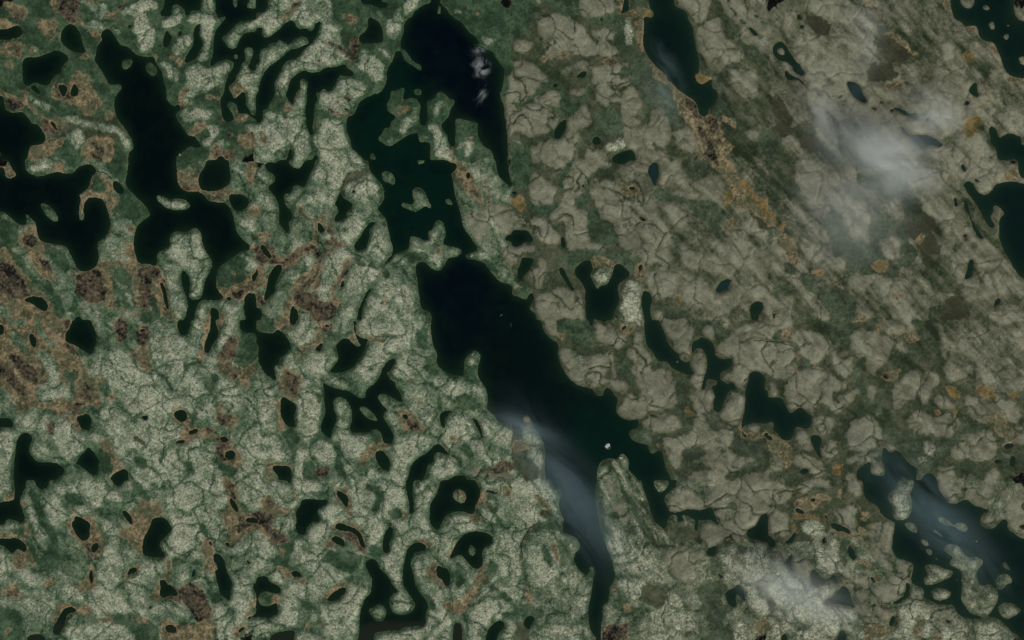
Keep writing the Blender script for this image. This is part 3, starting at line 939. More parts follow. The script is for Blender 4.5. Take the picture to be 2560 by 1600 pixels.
P 10 40 18 35 28 42 28 46 20 58 12 56 4 52 0 50
P 0 56 8 58 10 66 9 76 4 76 0 72
P 14 64 24 56 32 46 40 44 56 48 62 54 72 58 76 62 70 66 60 68 64 76 68 86 60 88 50 76 44 88 40 90 34 84 26 86 22 90 16 78
P 58 30 72 28 82 34 80 46 76 58 66 52 58 40
P 78 14 88 6 100 10 116 16 118 24 116 34 108 42 100 52 92 48 92 38 80 34 76 24
P 90 0 130 0 140 8 130 14 116 14 104 4
P 120 20 130 22 134 30 128 32 120 28
P 64 70 74 70 84 64 86 70 76 76 70 82 64 76
P 92 64 100 62 102 72 98 80 92 76
P 116 60 126 58 132 48 142 46 144 56 140 68 138 76 128 74 126 86 120 84 116 72
P 145 46 156 48 164 58 158 64 152 68 152 78 146 80 142 74
P 155 70 162 68 172 74 177 82 172 86 160 84
P 130 92 142 82 147 86 158 94 170 86 176 90 182 98 176 108 168 112 156 108 140 110 132 102
P 184 72 190 70 200 72 214 78 222 92 212 98 206 100 196 96 188 86
P 214 68 220 66 234 82 241 88 236 98 222 92 216 80
P 184 100 196 102 206 104 218 112 216 124 210 132 196 134 180 132 168 126 176 118 186 112
P 222 106 232 100 242 106 243 114 230 116 222 110
P 164 136 176 138 178 146 168 151 158 148
P 206 142 222 140 224 151 200 151
P 184 142 194 148 190 151 184 151
P 40 92 52 90 62 94 66 98 58 108 50 108 40 102
P 25 101 34 102 40 108 38 112 44 122 32 122 24 110
P 50 116 60 114 66 120 62 130 52 128
P 22 130 30 124 40 126 50 134 56 144 44 150 38 140 28 140 22 136
P 80 94 94 88 104 96 108 110 106 120 88 124 76 120 72 108
P 70 130 96 124 106 122 106 128 96 134 84 140 72 138
P 112 118 124 120 128 126 118 124 112 124
P 96 134 106 132 112 146 106 148 96 144
P 4 128 12 130 14 140 8 142 0 136
P 70 145 82 146 86 151 70 151
P 2 106 12 112 8 116 2 112
P 0 116 6 120 6 128 0 126
P 170 20 186 20 192 36 190 50 176 60 166 50 170 36
P 156 2 166 8 170 20 166 40 162 30 160 10
P 210 0 236 0 230 10 216 8
P 234 6 243 4 243 30 236 26 230 16
G 50 0 84 0 80 12 72 26 62 24 56 12
G 82 36 94 36 90 44 86 60 84 64 80 60 82 46
G 88 60 94 58 92 70 96 80 106 74 108 84 104 92 94 86 86 78 86 68
G 108 100 126 106 142 110 168 114 182 102 182 96 184 86 192 98 206 104 214 104 200 104 186 108 180 116 170 118 166 130 160 136 150 144 140 140 132 130 128 120 116 116 108 112
G 3 142 12 148 8 151 0 151
G 134 28 142 30 146 38 138 38
G 142 2 148 6 146 20 142 30
G 32 35 42 42 38 46 30 42
G 4 12 14 10 14 18 6 20
G 172 132 190 134 196 140 178 140
G 0 120 6 134 0 134
g 1 90 124 100 120
g 1.5 194 40 194 56
T 15 10 24 10 24 22 16 20
T 130 14 138 8 142 14 140 22 130 22
T 116 10 124 12 122 16 116 16
T 102 4 108 6 106 12 102 10
T 26 30 30 32 29 38 27 38
t 0.8 22 52 27 46 32 44
T 110 50 124 44 126 50 116 58 108 58
D 110 50 116 48 116 56 110 56
Y 166 60 178 62 181 70 178 74 170 68
Y 196 60 212 60 216 76 208 76 198 68
T 200 68 210 70 214 78 202 74
Y 224 66 234 66 236 72 228 72
Y 152 84 160 84 160 90 154 88
T 208 88 220 86 224 98 214 100 206 96
T 0 116 10 110 20 116 18 130 22 136 16 140 12 130 6 124
Y 60 134 70 134 68 146 60 144
T 220 120 234 106 240 110 230 116
Y 172 84 178 84 178 88 174 88
Y 40 40 47 40 47 42 40 42
T 220 92 228 96 220 110 212 104
L 148 116 162 116 160 128 152 132 146 122
L 140 126 150 132 148 138 142 132
L 220 124 228 124 228 130 222 130
# 0 1200
M 0 0 243 0 243 151 0 151
W 12 0 24 0 25 6 21 12 18 20 22 30 24 37 20 41 14 38 6 36 5 43 0 43 0 24 6 20 14 19 14 10
W 30 0 50 0 46 6 40 9 34 6
W 101 0 122 0 116 6 108 6
W 0 54 8 56 14 54 22 58 26 64 24 69 16 64 14 69 10 69 4 62 0 58
W 70 33 78 36 84 40 86 43 84 48 85 52 82 57 78 58 74 54 70 48 67 40 71 38
W 114 28 120 29 124 34 125 38 126 46 122 40 118 36
W 144 36 152 35 158 37 162 44 162 48 156 54 151 59 151 64 158 73 146 73 136 72 134 65 136 54 142 44
W 201 69 208 70 212 76 214 86 220 97 218 104 217 115 208 108 206 100 204 90 202 86 207 84 202 76
W 213 58 218 60 217 63 212 62
W 197 56 201 60 200 63 197 60
W 183 83 186 84 182 92 180 92 182 86
W 232 74 236 76 237 80 232 78
W 223 75 228 75 226 78
W 122 84 128 82 131 84 126 88 121 89 118 96 117 96 120 88
W 151 98 156 98 163 100 168 106 169 110 160 109 154 112 150 108 152 104
W 151 94 158 95 156 99 151 98
W 142 117 144 119 142 122 140 120
W 54 132 60 122 66 119 74 123 70 125 64 126 62 132 60 140 56 146 48 146
N 50 134 62 134 60 142 56 146 48 146
W 20 151 26 147 34 145 42 147 46 151
N 20 151 26 147 34 145 42 147 46 151
W 155 138 162 136 167 140 166 145 158 144
N 150 134 170 134 170 148 150 148
W 224 142 230 138 232 138 230 142 226 145
W 238 98 243 97 243 110 240 106
W 232 130 243 122 243 125 234 132
W 112 80 115 80 114 83 113 83
W 222 20 226 28 224 32 218 24 216 16
W 230 36 243 35 243 38 234 41
W 84 90 86 80 88 90 88 98 85 98
L 0 0 12 0 12 12 4 18 0 22
L 22 10 28 12 34 30 40 36 46 42 48 54 42 60 34 50 28 36 22 26
L 42 14 50 10 58 14 60 24 66 34 60 40 48 36 42 26
L 52 4 60 0 66 8 62 14 54 10
L 66 4 72 0 100 0 98 16 100 28 92 28 84 22 78 14 70 10
L 68 20 76 20 88 30 86 38 76 34 70 28
L 100 10 112 8 120 18 116 26 108 20 100 16
L 102 28 108 28 114 40 108 40
L 96 38 104 38 112 52 112 58 104 54 96 48
L 98 60 112 56 122 60 128 68 126 76 118 84 108 82 98 76
L 88 74 98 72 106 84 114 92 112 104 118 108 122 118 140 120 138 128 116 126 104 122 94 130 86 122 80 112 88 104 92 92
L 136 76 148 74 154 80 153 88 144 94 140 100 138 110 136 118 126 114 120 106 120 96 128 90
L 156 0 210 0 214 14 218 28 206 36 220 46 216 56 206 60 200 56 194 50 192 60 192 72 186 76 176 74 174 64 168 70 158 70 152 62 152 58 164 48 162 42 158 32 156 14
L 166 80 176 76 180 82 180 90 176 98 166 94
L 188 80 196 84 198 92 190 98 184 96
L 126 0 150 0 156 8 144 16 134 12
l 2 130 16 138 24
L 148 116 160 112 174 116 184 120 182 130 174 132 160 124 152 122
L 202 120 210 114 216 116 218 124 212 130 222 126 232 124 230 132 222 138 222 151 206 151 204 132
L 218 100 228 90 234 96 240 110 240 122 230 124 220 122 217 112
L 222 0 243 0 243 30 234 32 226 30 224 14
L 216 64 226 64 232 70 224 72 216 68
L 230 84 243 70 243 92 232 90
l 2 196 100 206 108
L 78 134 92 132 108 136 124 136 134 142 134 151 66 151 60 146 68 138
L 136 138 146 136 148 146 140 146
L 62 126 72 126 74 134 64 134
L 0 64 10 72 12 84 12 96 4 98 0 90
L 20 84 30 80 38 90 40 98 30 102 20 98
L 34 104 52 104 54 120 46 130 48 140 40 138 32 124 20 116 16 112
L 22 132 30 136 28 142 22 138
L 48 98 56 96 56 108 50 104
L 58 94 72 100 80 110 78 118 66 112 58 108
l 2 20 70 40 78 60 88 80 94
L 6 36 14 38 22 46 18 50 10 46
L 0 142 12 144 16 151 0 151
G 28 4 36 14 42 30 50 40 56 52 56 62 60 72 50 90 40 84 36 72 50 56 40 40 30 28
G 4 44 24 48 34 62 36 76 30 80 24 58
G 62 8 78 14 80 26 64 20
G 52 60 66 68 70 80 56 76
G 0 116 16 120 24 132 20 151 0 144
G 0 134 20 134 22 142 10 144
G 92 28 100 24 100 40 94 34
G 124 0 140 16 146 28 138 24 128 12
G 160 72 172 74 190 76 190 80 174 78 160 78
G 226 14 234 22 238 34 228 30
G 206 62 216 70 224 80 214 84
G 196 98 208 110 204 118 198 112
G 130 126 150 136 152 151 140 151 124 138 100 132 110 126
G 194 138 206 138 206 151 196 148
H 0 0 0 0
G 168 134 186 134 182 142 168 142
G 4 30 0 30
T 5 16 14 12 15 19 6 22 2 23
T 18 20 22 18 22 28
T 22 34 26 44 30 52 26 52 20 42
T 0 50 14 50 24 56 30 68 34 80 26 78 20 82 14 84 12 70 16 66 24 68 26 60 18 56 6 55
D 16 72 20 74 20 82 14 80
T 66 24 72 34 84 38 92 38 92 48 98 58 96 70 88 74 82 70 76 58 62 42 64 38 70 38
D 78 58 92 56 96 62 90 70 84 68
B 86 62 92 58 94 64 88 70
T 116 26 128 34 130 26 138 30 144 20 152 20 156 32 148 34 142 40 142 46 136 54 134 64 134 72 128 64 120 56 114 50 114 42 124 46 122 32
L 130 40 136 38 138 44 134 48 130 46
T 154 74 162 76 164 86 160 94 164 98 170 106 168 114 160 110 150 112 142 114 146 104 150 94 158 90 160 84
D 152 94 160 96 168 104 168 110 152 110
D 168 104 176 98 188 102 194 104 200 124 200 136 196 140 182 130 178 116 168 112
T 193 50 198 54 206 68 206 84 196 88 194 70 192 60
T 214 0 222 6 226 30 232 34 243 34 243 38 232 44 222 58 220 54 222 40 206 28 214 26 216 14
D 213 4 218 6 224 28 220 26 214 14
D 222 36 240 34 243 36 243 42 228 46 224 52
T 84 76 88 78 88 94 92 104 82 104 78 108 72 98 82 92 84 88
T 42 92 48 92 50 98 44 101 40 98
T 2 102 18 100 22 108 14 112 4 112
D 7 108 18 104 18 110 8 112
T 48 134 56 116 60 114 72 118 84 120 86 127 78 126 66 119 58 124 52 136
T 126 130 132 127 144 132 142 134 132 134
T 152 134 158 130 162 134 168 138 178 138 200 128 204 140 196 151 154 151
T 220 142 226 136 232 134 230 142 224 148
T 116 100 122 86 130 78 134 78 130 86 122 92 118 102
T 3 140 10 140 12 146 6 146
T 198 82 204 84 206 88 200 86
T 92 134 108 129 108 134 96 134
T 68 138 74 138 74 142 69 141
t 0.8 240 108 240 122 230 130
# 640 1200
M 0 0 243 0 243 151 0 151
W 24 0 32 0 33 4 30 3
W 43 18 52 18 62 19 70 18 66 23 58 28 58 33 61 36 58 39 52 40 48 45 47 52 40 52 37 46 39 38 37 30 42 24
W 76 9 82 12 87 16 88 18 86 28 82 22 76 14
W 74 42 80 40 86 43 94 46 99 50 103 60 104 66 98 62 96 52 88 48 80 48 75 46
W 72 53 78 53 84 58 84 63 77 61 71 57
W 126 43 130 46 129 52 126 58 127 66 122 70 119 66 120 56 122 49
W 141 0 154 0 148 4 148 14 150 24 148 32 144 32 145 22 142 12
W 178 0 203 0 210 6 212 8 211 18 207 24 207 30 203 33 200 31 192 29 184 31 178 35 175 42 172 48 168 45 164 40 164 24 168 18 172 10
J 186 12 191 8 196 10 200 16 196 23 190 21 186 17
s 0.7 207 28 212 34 220 40 224 46 222 50
W 198 50 208 48 214 49 220 51 224 54 223 60 216 64 213 68 215 78 212 84 206 84 200 78 196 72 192 70 186 74 182 74 188 62 192 56
J 202 61 206 62 208 68 205 73 201 70 201 65
W 104 76 110 74 115 77 117 84 122 88 128 96 130 100 135 105 130 107 126 111 126 120 130 126 140 128 148 124 151 118 146 110 142 104 139 100 138 88 140 78 142 66 148 60 154 58 160 61 162 66 154 68 150 68 147 74 146 80 149 90 150 98 154 106 160 112 163 120 160 128 161 134 158 138 150 138 140 139 134 143 126 142 118 143 112 144 108 151 94 151 98 140 98 124 102 114 104 110 108 108 110 100 109 92 106 86 103 82
N 96 134 162 134 160 140 112 146 108 151 92 151
J 106 120 110 122 114 118 118 117 122 120 124 126 120 134 114 134 108 128
W 172 78 174 82 182 84 184 92 183 101 178 100 176 94 171 92 170 86
s 0.4 164 65 168 73 176 80 180 83
s 0.4 183 101 185 112 185 130
W 33 87 36 85 42 87 44 91 40 92 34 91
W 0 97 10 89 13 97 20 99 24 102 22 108 14 107 10 105 4 106 2 112 4 118 10 120 16 118 20 114 21 126 14 130 6 130 0 128
W 84 101 86 102 84 107 78 113 70 115 66 114 70 108 78 103
W 0 36 4 38 2 41 0 41
W 215 151 218 142 226 134 232 132 235 135 234 140 228 146 224 151
W 204 106 207 104 207 107 205 108
W 226 74 228 78 226 81
W 214 9 222 9 231 12 230 13 220 12
W 47 133 51 134 49 138
W 60 134 62 137 61 138
W 66 80 68 84 70 88 69 88 66 84
W 42 120 43 122 42 123
W 8 151 14 146 22 144 30 142 36 142 37 144 34 151
N 8 151 14 146 22 144 30 142 36 142 37 144 34 151
W 186 134 195 134 194 151 186 151
N 184 133 197 133 197 151 184 151
L 0 0 28 0 32 8 38 16 42 18 40 26 30 28 20 26 14 16 6 14 0 20
L 34 0 66 0 70 12 66 18 48 16 38 14
L 16 36 26 31 36 34 38 44 34 48 26 48 18 44
L 58 28 66 22 78 24 86 36 88 40 82 42 72 40 62 36
L 50 42 60 38 70 40 72 50 68 58 58 56 52 50
L 88 0 140 0 142 14 145 24 138 28 132 34 128 42 120 50 118 66 112 70 106 64 100 48 92 40 90 30 88 14
L 131 34 142 34 150 32 150 14 150 0 172 0 168 12 162 28 164 40 172 50 180 54 186 60 176 66 166 62 156 56 148 58 142 64 140 78 138 98 136 106 128 96 120 84 118 76 126 68 130 54
L 176 48 184 34 192 30 202 34 210 40 222 48 210 48 198 50 190 56 182 70 176 60
L 0 46 10 52 20 66 18 70 10 76 6 84 0 96
L 32 62 46 54 58 58 64 64 78 62 92 62 102 68 104 74 94 84 82 92 70 104 58 100 50 86 40 76 32 72
L 28 98 40 94 48 98 58 100 70 104 66 112 60 116 46 116 38 112 26 106
L 11 88 16 83 24 84 28 90 22 98 16 98
L 22 110 36 112 40 120 44 130 42 140 28 138 20 142 10 150 0 151 0 132 12 131 22 126
L 46 120 52 120 58 128 56 134 50 132
L 64 118 78 114 92 100 108 90 108 104 100 116 98 130 97 140 90 151 68 144 62 130
L 127 110 132 107 140 108 146 116 150 122 148 127 138 128 128 124 126 116
L 147 72 154 68 164 70 168 78 164 86 158 96 152 94 148 82
L 154 98 162 94 174 102 184 108 185 130 182 151 110 151 114 146 134 144 146 140 160 140 162 124 160 112 154 106
L 184 74 192 70 198 78 200 90 202 102 200 112 192 112 188 102 184 90
L 202 0 243 0 243 151 228 151 236 138 230 130 220 134 214 144 212 151 198 151 198 130 206 112 214 100 220 96 226 86 222 72 214 66 224 58 224 44 212 30 208 24 212 14
L 212 64 220 64 222 76 214 76
l 2 92 38 98 42
L 38 142 52 142 60 148 60 151 36 151
L 66 0 84 0 84 8
l 1.5 168 62 180 76
G 48 10 70 10 70 18 50 17
G 28 48 36 50 38 54 44 54 32 66 30 84 12 80 22 72 28 64
G 58 76 78 64 92 66 100 72 98 80 88 88 78 86 66 78
G 84 92 96 88 94 98 84 100
G 106 64 118 60 122 70 116 78 108 74
G 40 112 62 118 64 130 56 124 44 120
G 125 26 138 26 134 34 126 34
G 190 74 196 84 198 96 192 100 188 90
G 10 146 36 140 30 151 8 151
G 3 106 12 106 15 112 10 120 3 114
G 214 80 228 76 228 86 212 90
G 156 104 168 112 170 120 160 116
g 3 222 100 236 114 243 124
g 2 206 118 218 110 228 112
g 2 232 44 226 34 216 16
g 3 96 10 112 6 120 14 110 28
g 2 234 128 243 120
T 8 18 14 16 18 26 28 28 38 28 24 31 16 34 12 42 26 52 30 56 26 58 26 70 18 58 8 48 0 46 0 34 4 30 6 22
D 8 22 16 24 16 30 32 27 30 30 14 32 14 42 24 50 26 58 16 56 8 44 0 42 0 34
T 33 12 40 14 40 18 36 16
T 71 8 80 10 88 14 86 26 90 30 92 34 86 34 82 24 74 16
D 74 40 84 40 98 46 104 62 106 72 102 70 96 58 84 54 76 50 72 46
T 64 58 72 58 76 62 68 66
T 18 80 30 82 34 90 32 94 46 94 48 88 50 96 48 100 42 94 30 92 24 86
T 72 100 86 92 90 98 84 104 76 106 66 114 64 116
T 190 9 196 10 200 16 194 18
T 200 34 206 30 214 38 208 38
T 150 56 160 54 170 58 166 64 160 60
T 182 70 188 58 188 64 184 72
T 168 74 172 80 170 90 176 96 176 100 160 92
T 208 82 216 80 218 88 208 86
T 206 92 220 90 220 96 210 100 204 112 200 122 196 128 188 124 180 120 178 114 186 118 196 112 204 100
T 208 24 212 10 216 14 214 24
T 230 8 236 4 240 10 243 14 232 16
T 138 28 144 28 144 32 136 33
T 58 130 62 132 64 140 58 138
T 46 132 52 136 52 140 46 140
T 14 110 20 108 20 116 14 120
t 1 200 102 204 112
O 222 20 224 26 218 26
# 1280 1200
M 0 0 243 0 243 151 0 151
W 35 0 82 0 79 8 78 20 80 26 82 40 86 54 90 66 94 74 97 86 98 92 95 98 92 102 92 112 90 116 85 119 86 130 84 138 84 151 78 147 74 142 72 130 72 120 75 108 76 98 78 88 77 80 73 82 73 88 70 90 64 86 60 80 58 74 60 68 64 66 64 60 62 55 56 52 47 50 48 46 49 36 46 30 44 24 47 14 46 8 42 7 39 8
W 120 0 155 0 156 5 152 8 148 12 144 15 144 20 147 26 150 31 160 30 165 27 170 28 178 29 186 26 189 25 191 32 196 42 192 41 188 37 180 38 175 37 176 44 175 49 172 47 172 40 168 37 162 38 156 40 154 34 150 32 147 38 145 47 140 44 134 38 131 30 128 18 124 10
I 134 0 146 0 149 4 144 10 139 12 134 6
I 160 32 166 34 174 38 172 43 166 40 161 36
J 153 32 156 33 156 38 152 36
W 202 40 204 36 208 33 206 37
W 210 15 214 12 213 16 211 17
W 184 66 190 62 196 62 202 60 194 63 192 69 187 72 183 70
W 194 90 196 87 199 90 198 93
W 201 107 204 104 210 102 214 97 217 101 220 108 220 113 217 114 215 108 212 107 211 113 213 118 209 121 205 118 202 112
W 236 31 243 31 243 60 236 58 228 56 222 54 221 49 224 46 230 44 233 38
W 10 134 15 128 18 128 22 130 19 135 16 142 13 140
W 10 74 11 84 13 98 16 104 15 105 12 100 10 88
w 0 0 0 0
s 0.9 10 74 9 62 12 54 16 45 24 40
L 0 0 34 0 36 8 42 10 40 30 38 36 46 34 40 38 24 38 18 42 12 50 8 62 8 76 10 90 12 104 16 112 0 118
L 16 56 30 46 40 50 36 58 42 78 44 92 40 102 34 98 22 104 16 98 12 84 11 70
L 30 106 46 102 46 108 34 112
L 20 112 34 116 40 116 50 122 50 125 42 122 34 120 22 118
L 60 106 72 96 75 100 72 112 68 120 70 130 60 134 40 134 44 128 56 126
L 46 88 56 84 58 96 54 106 48 102
l 1.5 66 90 60 100
l 1 76 82 76 94
L 88 48 104 46 116 50 124 60 118 64 132 66 134 76 142 86 148 94 140 98 130 94 120 88 112 84 104 84 96 78 92 64 100 60 96 54
L 106 94 120 92 130 94 128 100 118 104 120 114 130 114 124 118 114 112 106 106 102 100
l 1.2 118 104 128 98
l 1.2 122 116 131 112
L 146 104 158 106 166 118 162 124 172 130 178 136 168 142 160 148 152 151 126 151 120 136 126 122 138 120 144 116
L 194 66 204 60 214 64 216 70 210 76 212 84 210 96 204 102 198 98 198 86 194 74
L 222 60 232 56 243 60 243 90 232 98 232 112 243 112 243 124 232 132 226 122 222 108 216 98 218 86 222 74
l 2 186 86 192 88
L 138 2 146 2 147 8 141 10 136 6
l 1.5 42 10 46 14 42 20
L 38 34 46 30 48 36 40 38
L 24 134 40 136 64 136 68 151 20 151 22 142
L 206 138 220 132 226 140 216 151 208 148
l 1 123 22 128 34
l 1 134 42 140 48
l 2 104 16 108 30
P 84 0 94 2 96 16 94 22 90 14
P 82 18 86 22 92 36 86 34
P 94 22 104 18 108 30 110 40 104 40 98 30
l 2 112 40 122 48
l 1.5 108 12 112 18
P 145 14 156 12 160 6 172 10 178 22 186 22 188 10 194 4 190 0 206 0 212 6 200 18 206 24 204 36 196 40 190 30 186 26 172 30 164 28 152 32 146 24
P 208 0 243 0 243 28 236 34 230 44 222 48 214 58 200 60 190 60 184 64 174 62 168 56 178 48 186 44 196 44 204 40 212 30 212 18 206 6
P 176 38 186 38 192 42 180 44
P 150 48 156 50 156 58 150 54
P 150 66 166 60 176 68 174 78 174 90 166 94 158 94 150 90 148 80
O 148 40 170 44 180 50 168 60 152 62 146 52
G 80 4 86 26 90 44 88 50 94 60 90 60 84 46 80 24
G 98 4 106 8 118 30 130 48 138 60 138 68 128 56 114 34 104 16
G 118 8 126 22 132 40 124 30
G 98 88 112 90 104 96 98 96
G 96 100 104 104 112 112 104 124 114 118 122 122 108 130 100 120
G 176 98 190 92 204 100 198 112 210 126 198 134 190 142 178 122
G 28 56 34 62 38 74 36 86 30 80 28 66
G 20 40 44 36 48 50 30 46 18 50
G 42 54 54 56 58 80 56 84 46 82 44 70
G 0 120 18 116 30 124 28 132 22 134 16 128 8 130 0 128
G 206 14 212 18 210 28 204 26
G 186 74 194 76 196 88 188 90
G 210 60 222 62 220 72 214 66
G 176 140 190 132 204 136 214 151 184 151
O 124 98 140 98 148 108 142 120 130 118 120 112 120 104
O 0 132 10 134 14 142 10 151 0 151
P 142 64 150 62 148 80 142 78
D 86 134 114 134 104 146 100 151 84 151
T 38 60 42 60 44 74 42 76 39 68
T 20 12 32 14 34 28 32 32 26 22
T 92 98 96 98 99 108 94 104
T 14 106 20 108 18 116 14 116
T 104 116 112 118 112 124 108 124
T 230 134 238 132 243 126 243 144 234 144 230 140
T 30 108 36 108 34 112 30 111
O 24 34 34 24 40 34 30 38
P 231 96 240 90 243 96 243 112 234 108
# 1920 1200
M 0 0 243 0 243 151 0 151
O 0 0 120 0 120 60 100 50 60 45 30 60 0 60
W 85 0 162 0 160 8 165 14 170 22 178 23 182 20 188 18 194 24 202 26 210 28 202 32 200 40 204 46 214 46 220 38 226 36 226 46 232 50 240 56 243 56 243 151 228 140 214 128 190 132 178 126 175 117 172 118 162 118 156 116 152 113 148 112 146 110 148 104 144 101 136 98 135 94 137 86 138 79 130 76 122 74 118 68 117 62 118 52 120 44 120 40 112 36 106 32 105 26 100 22 92 18 90 12 90 4
W 236 42 243 40 243 46 238 46
I 124 0 138 0 138 6 134 12 136 22 136 30 130 38 120 38 117 32 118 24 112 18 114 12 122 8
I 128 40 138 40 141 46 141 51 134 48 130 44
I 160 34 168 36 176 43 178 40 184 40 189 44 188 49 182 49 176 44 168 43 162 40
l 0.8 153 46 160 50 166 54
I 153 46 157 46 167 54 165 55
I 144 55 150 57 153 62 150 63 145 60
I 149 65 154 65 156 70 153 72 150 69
I 165 66 170 60 180 62 184 68 190 74 194 72 202 74 204 78 199 84 196 88 199 95 200 100 212 98 218 108 216 118 206 130 198 128 190 126 186 118 182 114 182 104 184 100 182 94 184 86 176 82 171 80 172 76 176 72 170 70
J 148 80 152 79 160 80 168 84 176 86 173 92 165 95 158 98 152 100 147 98 147 92 152 90 148 84
J 153 104 160 101 170 104 174 107 170 112 162 114 156 112
J 136 100 142 100 148 106 147 111 142 110 136 106
I 221 78 224 77 228 82 230 86 226 85 222 82
I 217 90 226 88 231 94 230 98 225 98 222 103 217 104 215 98
I 216 120 224 115 232 117 236 121 241 122 234 128 226 132 220 128
I 190 38 192 38 191 40
I 208 81 211 82 210 83
W 116 117 122 113 128 110 130 102 130 96 134 97 134 106 130 112 122 117
s 0.3 116 117 110 116 106 116 100 117 98 122 100 128 104 132 104 137 98 137 90 134 82 126
W 98 117 102 117 99 121
W 114 134 118 127 120 128 120 134 117 139 114 138
W 59 41 62 40 70 43 76 46 79 50 78 52 74 50 70 48 64 48 60 44
W 52 33 54 31 57 37 60 40 56 38
W 25 27 28 26 34 30 34 32 30 32 26 30
W 39 18 44 16 46 21 40 20
W 14 59 20 56 25 49 27 49 26 54 22 60 18 60
W 50 56 55 52 54 60 51 60
W 76 60 80 64 83 70 82 76 78 75 75 68
W 16 78 20 71 24 69 22 76 22 82 25 88 20 85
W 42 83 46 86 50 92 57 94 62 88 64 92 64 94 70 100 76 102 78 110 80 116 82 120 72 118 60 117 50 117 56 112 62 110 68 103 70 102 66 98 60 94 54 96 48 98 42 100 40 96 40 88
W 0 48 4 54 7 58 6 64 0 60
W 64 151 66 144 70 141 74 143 74 148 72 151
W 12 148 15 145 18 146 20 151 12 151
W 166 132 170 131 174 134 170 135
W 84 151 90 149 90 151
W 157 145 160 146 158 148
W 230 130 236 132 237 142 240 144 238 146 232 144 228 142 230 138
s 0.4 228 140 230 144 236 144
s 0.4 180 126 184 130 188 132 188 136 192 142 196 148
W 176 116 180 118 185 121 181 121
W 96 90 100 92 102 96 98 97
P 0 24 20 30 22 44 18 54 12 57 4 50 0 44
P 0 0 24 4 22 20 8 24 0 20
P 24 10 34 14 40 6 56 6 52 14 56 8 64 10 60 4 70 0 36 0
P 72 0 84 0 88 8 90 12 86 16 78 12
P 60 28 72 30 74 22 84 22 88 28 80 32 86 40 84 48 74 44 66 38
P 90 42 106 38 110 38 120 40 119 50 117 60 116 66 108 70 98 66 94 60 96 48
P 96 64 108 72 118 80 112 86 104 78 94 72
P 120 76 130 76 138 80 137 90 134 97 126 90 120 82
P 112 86 122 90 130 96 130 104 124 110 112 116 104 116 98 110 98 104 112 98 114 92
P 84 90 94 90 95 100 96 112 97 124 98 134 94 135 86 130 80 114 76 100 68 94 64 86 72 88 80 96
P 24 72 32 72 40 78 42 84 40 98 30 92 22 82
P 8 62 16 62 18 70 14 76
P 101 120 108 117 116 122 116 128 112 136 106 134 101 128
P 160 4 170 0 180 4 180 18 176 23 170 20 166 12
P 183 4 198 8 210 18 209 24 200 26 190 20 184 14
P 200 0 214 0 214 14 206 14 198 6
P 216 10 226 8 226 16 218 16
P 202 32 210 31 217 36 216 40 212 46 204 45 200 40
P 228 12 243 10 243 36 238 44 230 46 226 38 226 24
P 230 46 240 50 243 56 236 54
l 2 218 20 222 34
L 30 42 36 37 46 38 52 44 50 54 44 55 34 50
L 56 56 66 54 70 62 70 70 62 66 56 62
L 42 62 50 64 60 70 68 74 64 82 58 90 54 93 48 88 43 78
L 8 88 14 80 20 86 26 92 36 98 50 98 62 94 70 100 62 108 52 116 70 120 80 122 85 132 84 134 60 134 20 134 8 128 0 110 0 96
L 125 120 134 112 140 110 148 114 157 120 154 121 146 118 140 130 138 140 136 151 124 151 118 144 124 134 122 124
L 146 130 150 124 158 126 158 134 152 146 154 150 142 148 144 138
l 2.5 166 120 174 124
L 70 136 80 136 90 146 84 148 76 142
L 24 140 40 138 66 134 68 140 62 151 24 151
L 0 134 20 134 24 138 14 142 10 151 0 151
L 120 14 130 12 136 24 132 36 122 36 118 22
L 184 74 196 74 200 78 194 86 186 80
L 170 62 180 62 182 70 172 68
l 2 208 100 212 112
l 2 202 116 204 126
L 160 138 170 138 178 150 162 151
L 192 132 210 136 220 142 220 151 200 151
G 24 138 36 136 40 142 26 144
G 106 70 118 68 124 76 118 80
G 64 58 74 60 74 76 70 82 66 74
G 78 82 88 78 108 80 110 84 96 88
G 56 22 72 18 74 26 66 28 58 28
G 90 50 96 48 96 58 90 58
G 134 94 140 100 150 100 134 100
G 178 126 196 122 214 130 222 134 210 134 196 132
T 34 14 46 14 58 14 60 18 48 20 46 24 36 28 34 34 28 34 25 26 28 20
Y 24 30 34 33 48 33 52 36 44 36 30 36 24 36
T 68 8 71 8 71 22 68 20
T 86 30 94 30 94 38 87 38
T 86 44 94 44 95 52 88 52
T 60 48 76 50 82 54 92 56 90 58 76 56 62 50
T 82 72 90 78 98 82 92 84 84 78
Y 100 90 107 92 107 96 100 96
T 88 134 98 137 104 138 112 138 114 142 114 146 104 148 96 148 96 151 90 151 92 140
T 137 151 138 140 142 130 144 130 142 140 140 151
T 155 133 166 130 164 132 158 135
T 0 134 4 134 3 144 0 144
T 16 144 22 143 18 146
T 178 118 186 120 188 130 184 128
T 155 144 162 144 162 150 156 149
Y 24 44 28 46 26 50 22 52
O 0 110 10 110 8 124 0 130
L 4 96 20 100 12 116 4 108
I 141 53 143 54 142 57
I 196 56 199 57 198 60 195 59
I 206 66 209 67 208 70
I 158 72 161 73 160 77 157 75
I 176 92 180 93 178 97
I 212 104 215 106 213 110
I 142 66 144 68 142 70
I 198 112 202 113 200 117
# 500 400
d 2.5 56 82 62 88 68 96 78 99 88 92 94 86 102 82 108 80 114 88 112 98 110 106 104 116
t 1.2 94 46 95 54 104 55 110 58 111 66 107 74 102 80 94 84 86 90 80 93 72 91 66 86 62 80 62 76
t 1.2 78 101 88 101 92 94 98 88 104 87 110 92 111 100 106 108 100 110 94 114 90 122 88 126 84 132 82 138
